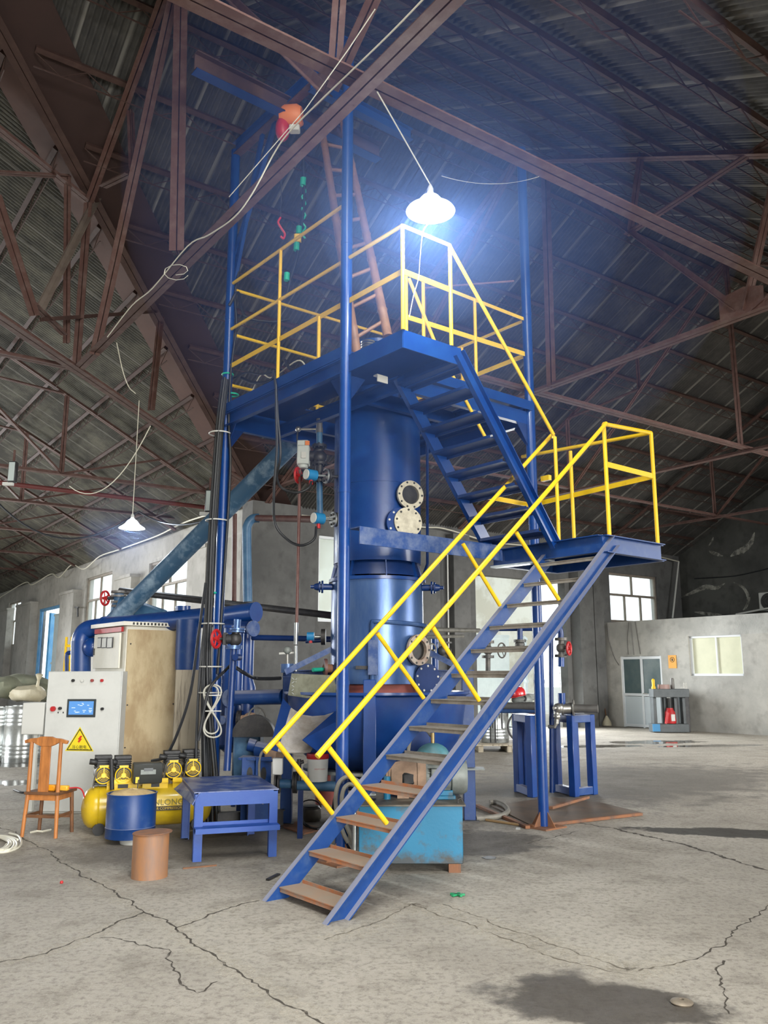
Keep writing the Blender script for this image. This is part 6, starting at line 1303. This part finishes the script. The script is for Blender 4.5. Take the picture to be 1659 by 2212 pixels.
MB().path(spline([Q(1183, 1362, WY), Q(1190, 1354, WY), Q(1200, 1352, WY), Q(1208, 1357, WY), Q(1211, 1368, WY), Q(1211, 1378, WY)]), .042, 12).build('elbow', M_bluedark, t)
MB().tube(Q(1123, 1358, WY), Q(1123, 1384, WY), .04).build('drop', M_bluedark, t)
def fvalve(u, v0, v1, m, wheel=None):
    b = MB()
    for v in (v0, v1): b.disc(Q(u, v-1.5, WY), UP, .085, .018).disc(Q(u, v+1.5, WY), UP, .085, .018)
    b.tube(Q(u, v0, WY), Q(u, v1, WY), .04).ball(Q(u, (v0+v1)/2, WY), .07, 14)
    if wheel: b.tube(Q(u, (v0+v1)/2-1, WY), Q(wheel, (v0+v1)/2-2, WY-.08), .022)
    return b.build('flanged_valve', m, t)
M_vgrey = mat('valve_grey', srgb(84, 84, 82), .5, .3, srgb(120, 112, 104), 8, .6)
fvalve(1212, 1382, 1418, M_vgrey, 1226); handwheel(t, Q(1229, 1401, WY-.1), V3((1, -.6, 0)), .085, M_red)
MB().tube(Q(1212, 1420, WY), Q(1212, 1440, WY), .045).build('outlet', M_blue, t); MB().tube(Q(1209, 1440, WY), Q(1212, 1498, WY), .006).build('rod', M_galv, t)
fvalve(1123, 1386, 1400, M_vgrey)
fvalve(1054, 1388, 1420, M_vgrey, 1080); handwheel(t, Q(1084, 1405, WY-.1), V3((.9, -.8, 0)), .1, M_vgrey, 3, .01); MB().tube(Q(1054, 1420, WY), Q(1054, 1450, WY), .035).build('outlet', M_vgrey, t)
MB().tube(Q(1056, 1358, WY+.2), Q(1054, 1388, WY), .035).build('drop', M_vgrey, t)
solo('gas_line', MB().path([Q(923, 925, 9.9), Q(923, 1218, 9.9), Q(914, 1245, 9.75), Q(905, 1255, 9.7)], .018, 8), M_bluedark, 'thin dark blue pipe running down just right of the furnace', 'pipe')
solo('conduit', MB().tube(we(966, 1168), we(969, 1400), .025), M_white, 'pale upright conduit on the dark end wall right of the furnace', 'pipe')
solo('supply_pipe', MB().tube(Q(912, 1360, 10.4), Q(1035, 1362, 12.0), .03).tube(Q(918, 1376, 10.4), Q(1000, 1374, 11.8), .022), M_steel, 'level steel pipe behind the furnace at stair height, pointing to the gateway', 'pipe')
t = thing('post_valve', 'small grey valve with a wheel on a blue stand pipe behind the stair', 'valve', Q(940, 1560, 10.6))
MB().tube(Q(939, 1380, 10.6), V3((Q(939, 1560, 10.6).x, 10.6, 0)), .045).build('stand_pipe', M_blue, t); MB().ball(Q(955, 1406, 10.6), .06, 12).disc(Q(964, 1390, 10.6), UP, .07, .02).tube(Q(955, 1406, 10.6), Q(975, 1408, 10.6), .04).build('body', M_vgrey, t); handwheel(t, Q(934, 1405, 10.4), V3((.8, -.6, 0)), .08, M_steel, 4, .009)
# pallet with drum, cart, helmet
PD = 18.6
pc = Q(1080, 1632, PD); pc.z = 0
t = thing('wooden_pallet', 'weathered wooden pallet carrying the drum with black drips', 'pallet', pc)
for i in range(5): MB().box(pc+V3((.15, -.4+i*.26, .15)), (1.45, .16, .03)).build('board', M_board, t)
for x in (-.45, .15, .75): MB().box(pc+V3((x, .1, .07)), (.1, 1.1, .13)).build('bearer', M_board, t)
tt, dcc = ribbed_drum('ribbed steel drum with black drips down its side on a pallet', 1070, 1615, PD+.1, .295, .93, .17)
dr = MB(); rn = random.Random(9)
for a, l in ((-.75, .5), (-.45, .9), (-.28, .6), (-.1, .9), (.05, .86), (.22, .4), (.4, .62)):
    d = V3((math.sin(a), -math.cos(a), 0)); dr.box(dcc+d*.306+UP*(.91-l/2), (rn.uniform(.012, .035), .006, l), (d.cross(UP), d, UP))
dr.build('drips', M_black, tt)
t = thing('hand_cart', 'cart with a spoked iron wheel and a grey engine housing behind the right column', 'cart', Q(1128, 1600, PD))
wc = Q(1126, 1570, PD-.15); MB().ring(wc, V3((.25, -1, 0)), .3, .022, 32, 8).build('wheel_rim', M_dark, t); mb = MB(); d, s_, u_ = frame_of(V3((.25, -1, 0)))
for i in range(8): mb.tube(wc, wc+(s_*math.cos(i*.785)+u_*math.sin(i*.785))*.3, .012, n=6)
mb.disc(wc-d*.03, d, .05, .06); mb.build('spokes', M_dark, t)
MB().box(Q(1132, 1535, PD+.2), (.42, .3, .3)).build('frame', M_brown, t, .02); MB().ball(Q(1128, 1512, PD+.1), .2, 18, (1.15, .8, .75)).build('engine_cover', M_motor, t); MB().path(spline([Q(1128, 1498, PD-.05), Q(1136, 1508, PD-.1), Q(1133, 1516, PD-.1)]), .02, 6).build('strap', M_black, t)
MB().bar(Q(1132, 1550, PD+.2), V3((Q(1140, 1600, PD+.2).x, PD+.2, 0)), .06, .06).build('prop', M_dark, t); MB().box(Q(1146, 1505, PD+.2), (.2, .2, .14)).build('tank', M_motor, t, .02)
hc_ = Q(1120, 1497, PD); t = thing('hard_hat', 'bright red hard hat resting on the grey engine housing of the cart', 'helmet', hc_)
mb = MB(); mb.lathe([(.155, 0), (.157, .05), (.14, .11), (.1, .155), (.05, .178), (.001, .183)], hc_-UP*.045, V3((-.16, 0, 1)), 32); mb.build('shell', mat('helmet_red', srgb(198, 42, 48), .3, 0, srgb(170, 36, 42), 4, .3, coat=.3), t)
mb = MB(); mb.lathe([(.15, .0), (.185, -.02), (.185, -.028), (.15, -.012)], hc_-UP*.045+V3((-.02, -.01, 0)), V3((-.22, 0, 1)), 32); mb.build('brim', M_red, t); MB().bar(hc_+V3((-.11, 0, .06)), hc_+V3((.08, 0, .13)), .025, .02).build('ridge', M_red, t)
t = thing('hydraulic_press', 'dark steel press frame holding a red jack, in front of the office door', 'press', Q(1452, 1582, 24.4))
BYp = 24.4; bl, br, bb = Q(1412, 1580, BYp), Q(1486, 1580, BYp), 0
gp = lambda u, v, k=0: Q(u, v, BYp+k)
M_press = mat('press_grey', srgb(84, 90, 92), .5, .1, srgb(60, 64, 66), 5, .5)
for u in (1417, 1440, 1462, 1480):
    p = gp(u, 1580); MB().box(V3((p.x, BYp+.1, (gp(u, 1492).z+.05)/2)), (.09, .3, gp(u, 1492).z)).build('column', M_press, t, .01)
for v0, v1, n in ((1488, 1506, 'head_beam'), (1563, 1581, 'base_beam')):
    a, b = gp(1406, v0), gp(1484, v1); MB().box(((a.x+b.x)/2, BYp, max(.08, (a.z+b.z)/2)), (b.x-a.x, .42, abs(a.z-b.z))).build(n, M_press, t, .01)
p = gp(1488, 1580); MB().box(V3((p.x, BYp+.35, gp(1488, 1490).z/2)), (.16, .6, gp(1488, 1490).z)).build('side_plate', M_dark, t, .01)
MB().box(gp(1418, 1572, -.22), (.2, .03, .2)).build('plate_blue', M_sensorblue, t)
mb = MB(); a = gp(1446, 1562); mb.lathe([(.15, 0), (.16, .05), (.14, .3), (.1, .36), (.09, .42), (.001, .42)], V3((a.x, BYp-.1, a.z)), UP, 24); j_ = mb.build('jack_body', M_red, t); MB().tube(V3((a.x, BYp-.1, a.z+.42)), V3((a.x, BYp-.1, gp(1446, 1508).z)), .07).build('ram', M_black, t); MB().bar(V3((a.x-.2, BYp-.3, a.z)), V3((a.x-.12, BYp-.3, a.z+.3)), .05, .05).build('jack_handle', M_red, t); MB().box(V3((a.x+.03, BYp-.26, a.z+.16)), (.1, .02, .18)).build('jack_label', M_white, t)
def small(name, label, cat, mb, m): return solo(name, mb, m, label, cat)
zh = gp(1440, 1488).z+.0
small('grease_gun', 'small yellow tool standing on the left of the press top', 'tool', MB().lathe([(.06, 0), (.06, .05), (.04, .08), (.045, .25), (.02, .28)], V3((gp(1412, 1488).x, BYp, zh)), UP, 14), M_yellow)
small('paint_tin', 'pinkish round tin lying in the middle of the press top', 'tin', MB().lathe([(.001, 0), (.16, 0), (.16, .12), (.001, .12)], V3((gp(1434, 1488).x, BYp, zh)), UP, 20), mat('pinkish_tin', srgb(170, 140, 132), .5))
small('steel_bottle', 'dark upright cylinder standing on the right of the press top', 'bottle', MB().lathe([(.05, 0), (.055, .02), (.055, .26), (.04, .3), (.001, .3)], V3((gp(1453, 1488).x, BYp, zh)), UP, 14), M_greypipe)
small('press_bolts', 'two thin upright rods at the right end of the press top', 'rod', MB().tube(V3((gp(1478, 1488).x, BYp, zh)), V3((gp(1478, 1488).x, BYp, zh+.17)), .012).tube(V3((gp(1483, 1488).x, BYp, zh)), V3((gp(1483, 1488).x, BYp, zh+.17)), .012), M_steel)
# office wall details
ow = lambda u, v, e=.03: hB(u, v, OB-e)
def on_wall(u0, v0, u1, v1, e, th): 
    a, b = ow(u0, v0, e), ow(u1, v1, e); return MB().box((a+b)/2, (abs((a-b).dot(HA)), th, abs(a.z-b.z)), (HA, HB, UP))
sg = solo('flame_sign', on_wall(1443, 1415.5, 1462, 1443.5, .01, .012), mat('sign_orange', srgb(242, 172, 66), .5), 'orange flame warning sign on the office wall right of its door', 'sign')
c = (ow(1443, 1415.5, .018)+ow(1462, 1443.5, .018))/2+UP*.06
MB().ring(c, HB, .07, .006, 28, 6).build('symbol_ring', M_signk, sg); MB().prism([(0, .05), (-.02, .02), (-.03, -.01), (-.018, -.035), (.018, -.035), (.03, -.008), (.012, .012)], c, -HA, UP, -HB, .004).build('flame_symbol', M_signk, sg)
for k, pts in enumerate((((1312, 1347), (1316, 1385), (1326, 1418), (1337, 1437)), ((1358, 1344), (1355, 1380), (1357, 1414)), ((1362, 1344), (1366, 1385), (1369, 1415)), ((1372, 1343), (1376, 1370), (1383, 1413)))):
    solo('wall_wire', MB().path(spline([ow(u, v, .02) for u, v in pts]), .01, 6), M_greypipe, ('thin wire trailing down the office wall left of the door', 'thin wire running straight down to the office door head, first of three', 'thin wire running down to the office door head, middle of three', 'thin wire running down to the office door head, nearest the flame sign')[k], 'wire')
t = thing('shovel', 'shovel leaning on the grey pilaster beside the office corner', 'shovel', ow(1296, 1565, .25)); MB().tube(ow(1297, 1500, .2), ow(1300, 1548, .3), .022).build('handle', M_wooddark, t); MB().slab([ow(1295, 1548, .3), ow(1305, 1548, .3), ow(1305, 1566, .34), ow(1300, 1568, .34), ow(1295, 1566, .34)], .01).build('blade', M_steel, t)
t = thing('broom', 'broom with pale bristles standing in the corner by the office wall', 'broom', ow(1310, 1564, .3)); MB().tube(ow(1297, 1480, .1), ow(1309, 1545, .3), .018).build('handle', M_wooddark, t); MB().lathe([(.03, 0), (.14, -.2), (.15, -.3), (.02, -.3)], ow(1310, 1546, .3), UP, 14).build('bristles', M_clearbag, t)
wr = lambda u, v, e=.04: hB(u, v, 16.75-e)
t = thing('air_conditioner', 'white outdoor air conditioner unit cut by the right edge on the dark wall', 'air conditioner', wr(1656, 1316, .2)); a, b = wr(1644, 1281, .2), wr(1676, 1317, .2)
bx3 = MB().box((a+b)/2, (abs((a-b).dot(HA)), .36, abs(a.z-b.z)), (HA, HB, UP)).build('case', M_white, t, .02); c = wr(1661, 1299, .39); MB().disc(c, -HB, .27, .02).build('fan_grille', M_black, t); MB().ring(c-HB*.02, HB, .16, .012, 28, 6).ring(c-HB*.02, HB, .08, .012, 24, 6).build('grille_rings', M_dark, t)
MB().bar(wr(1640, 1318, .2), wr(1672, 1318, .2), .3, .05).build('bracket', M_galv, t)
solo('wall_cable', MB().path(spline([wr(1500, 1250), wr(1540, 1248), wr(1590, 1244), wr(1640, 1233), wr(1690, 1220)]), .02, 6), M_rubber, 'dark cable hung across the dark stained wall above the office', 'cable')
solo('roof_pipe', MB().tube(wr(1590, 1327, .5), wr(1700, 1306, .5), .03), M_white, 'pale pipe lying along the top of the office roof', 'pipe')
# pale mineral blooms on the sooty wall
M_bloom = fade_mat('pale_mineral_bloom', srgb(170, 168, 158), 5.0, .32, .6)
def bloom(pts, w):
    P_ = spline([wr(u, v, .012) for u, v in pts], 8); rn = random.Random(len(pts)*7+int(w*100)); vs = []
    for i, p in enumerate(P_):
        f = i/(len(P_)-1); k = w*(.12+math.sin(math.pi*f)*.6)*rn.uniform(.85, 1.15)/2; d = (P_[min(i+1, len(P_)-1)]-P_[max(i-1, 0)]).normalized(); n = d.cross(HB); vs += [p+n*k, p-n*k]
    return struct('wall_stain', MB().add(vs, [(2*i, 2*i+1, 2*i+3, 2*i+2) for i in range(len(P_)-1)]), M_bloom)
bloom([(1630, 1150), (1622, 1172), (1605, 1188), (1590, 1194), (1578, 1202)], .3); bloom([(1530, 1190), (1545, 1196), (1562, 1201)], .18); bloom([(1472, 1290), (1500, 1278), (1525, 1268), (1548, 1270), (1566, 1260)], .22); bloom([(1585, 1258), (1606, 1270), (1617, 1292), (1612, 1310), (1605, 1318)], .16); bloom([(1500, 1322), (1530, 1326), (1560, 1328)], .15); bloom([(1529, 1182), (1538, 1168), (1541, 1160)], .1)
# small litter
solo('washer_ring', MB().lathe([(.012, 0), (.05, 0), (.056, .008), (.05, .014), (.02, .02), (.012, .02), (.012, 0)], G(1473, 2168), UP, 30), mat('worn_ring_steel', srgb(150, 138, 120), .5, .4, srgb(110, 100, 90), 20, .6), 'small round steel ring lying on the oily patch of floor', 'ring')
mb = MB(); c = G(988, 1936)
for i in range(5): a = i*1.3; mb.box(c+V3((.03*math.cos(a), .02*math.sin(a), .012)), (.05, .02, .012), (V3((math.cos(a), math.sin(a), 0)), V3((-math.sin(a), math.cos(a), 0)), UP))
solo('tape_scrap', mb, mat('green_scrap', srgb(40, 150, 96), .5), 'crumpled scrap of green tape on the floor in front of the tank', 'scrap')
solo('wood_strip', MB().bar(G(395, 1876, .006), G(468, 1869, .006), .012, .012), M_wooddark, 'thin wooden strip on the floor in front of the blue bench', 'stick')
solo('floor_bar', MB().bar(G(578, 1900, .01), G(602, 1888, .01), .03, .012), M_dark, 'short dark steel bar on the floor left of the stair foot', 'bar')
solo('paper_scrap', MB().slab([G(1115, 1787, .003), G(1124, 1787, .003), G(1124, 1791, .003), G(1114, 1791, .003)], .004), M_white, 'tiny white scrap on the dark floor near the right column', 'scrap')
solo('red_scrap', MB().ball(G(133, 1906, .008), .014, 10), M_red, 'tiny red scrap on the open floor at lower left', 'scrap')
solo('rag_scrap', MB().slab([G(1040, 1852, .004), G(1055, 1848, .004), G(1072, 1851, .004), G(1070, 1855, .004), G(1052, 1856, .004)], .006), M_black, 'flat black rag on the sooty floor right of the tank', 'rag')

# repeats of a kind carry one group phrase
GROUPS = {'roof_truss': 'brown roof trusses', 'tie_beam': 'tie beams between the trusses', 'pendant_lamp': 'pendant lamps', 'flood_light': 'unlit floodlights', 'wall_cable': 'cables along the walls',
          'hanging_wire': 'wires hanging from the roof', 'drop_cable': 'cables dropping to the sensors', 'handrail': 'yellow stair handrails', 'guard_railing': 'yellow platform railings', 'staircase': 'blue stairs',
          'pressure_sensor': 'blue sensors around the furnace', 'gate_valve': 'red-wheeled gate valves', 'upright_drum': 'upright blue drums behind the cables', 'steel_drum': 'ribbed steel drums', 'cloth_sack': 'sacks on the steel drums',
          'hose': 'hoses around the tank', 'pipe_stand': 'blue pipe stands', 'wall_wire': 'wires on the office wall', 'floor_plate': 'steel floor plates', 'conduit': 'pale conduits'}
for o in list(COL.objects):
    if o.parent is None and 'label' in o.keys() and 'group' not in o.keys():
        k = o.name.split('.')[0]
        if k in GROUPS: o['group'] = GROUPS[k]
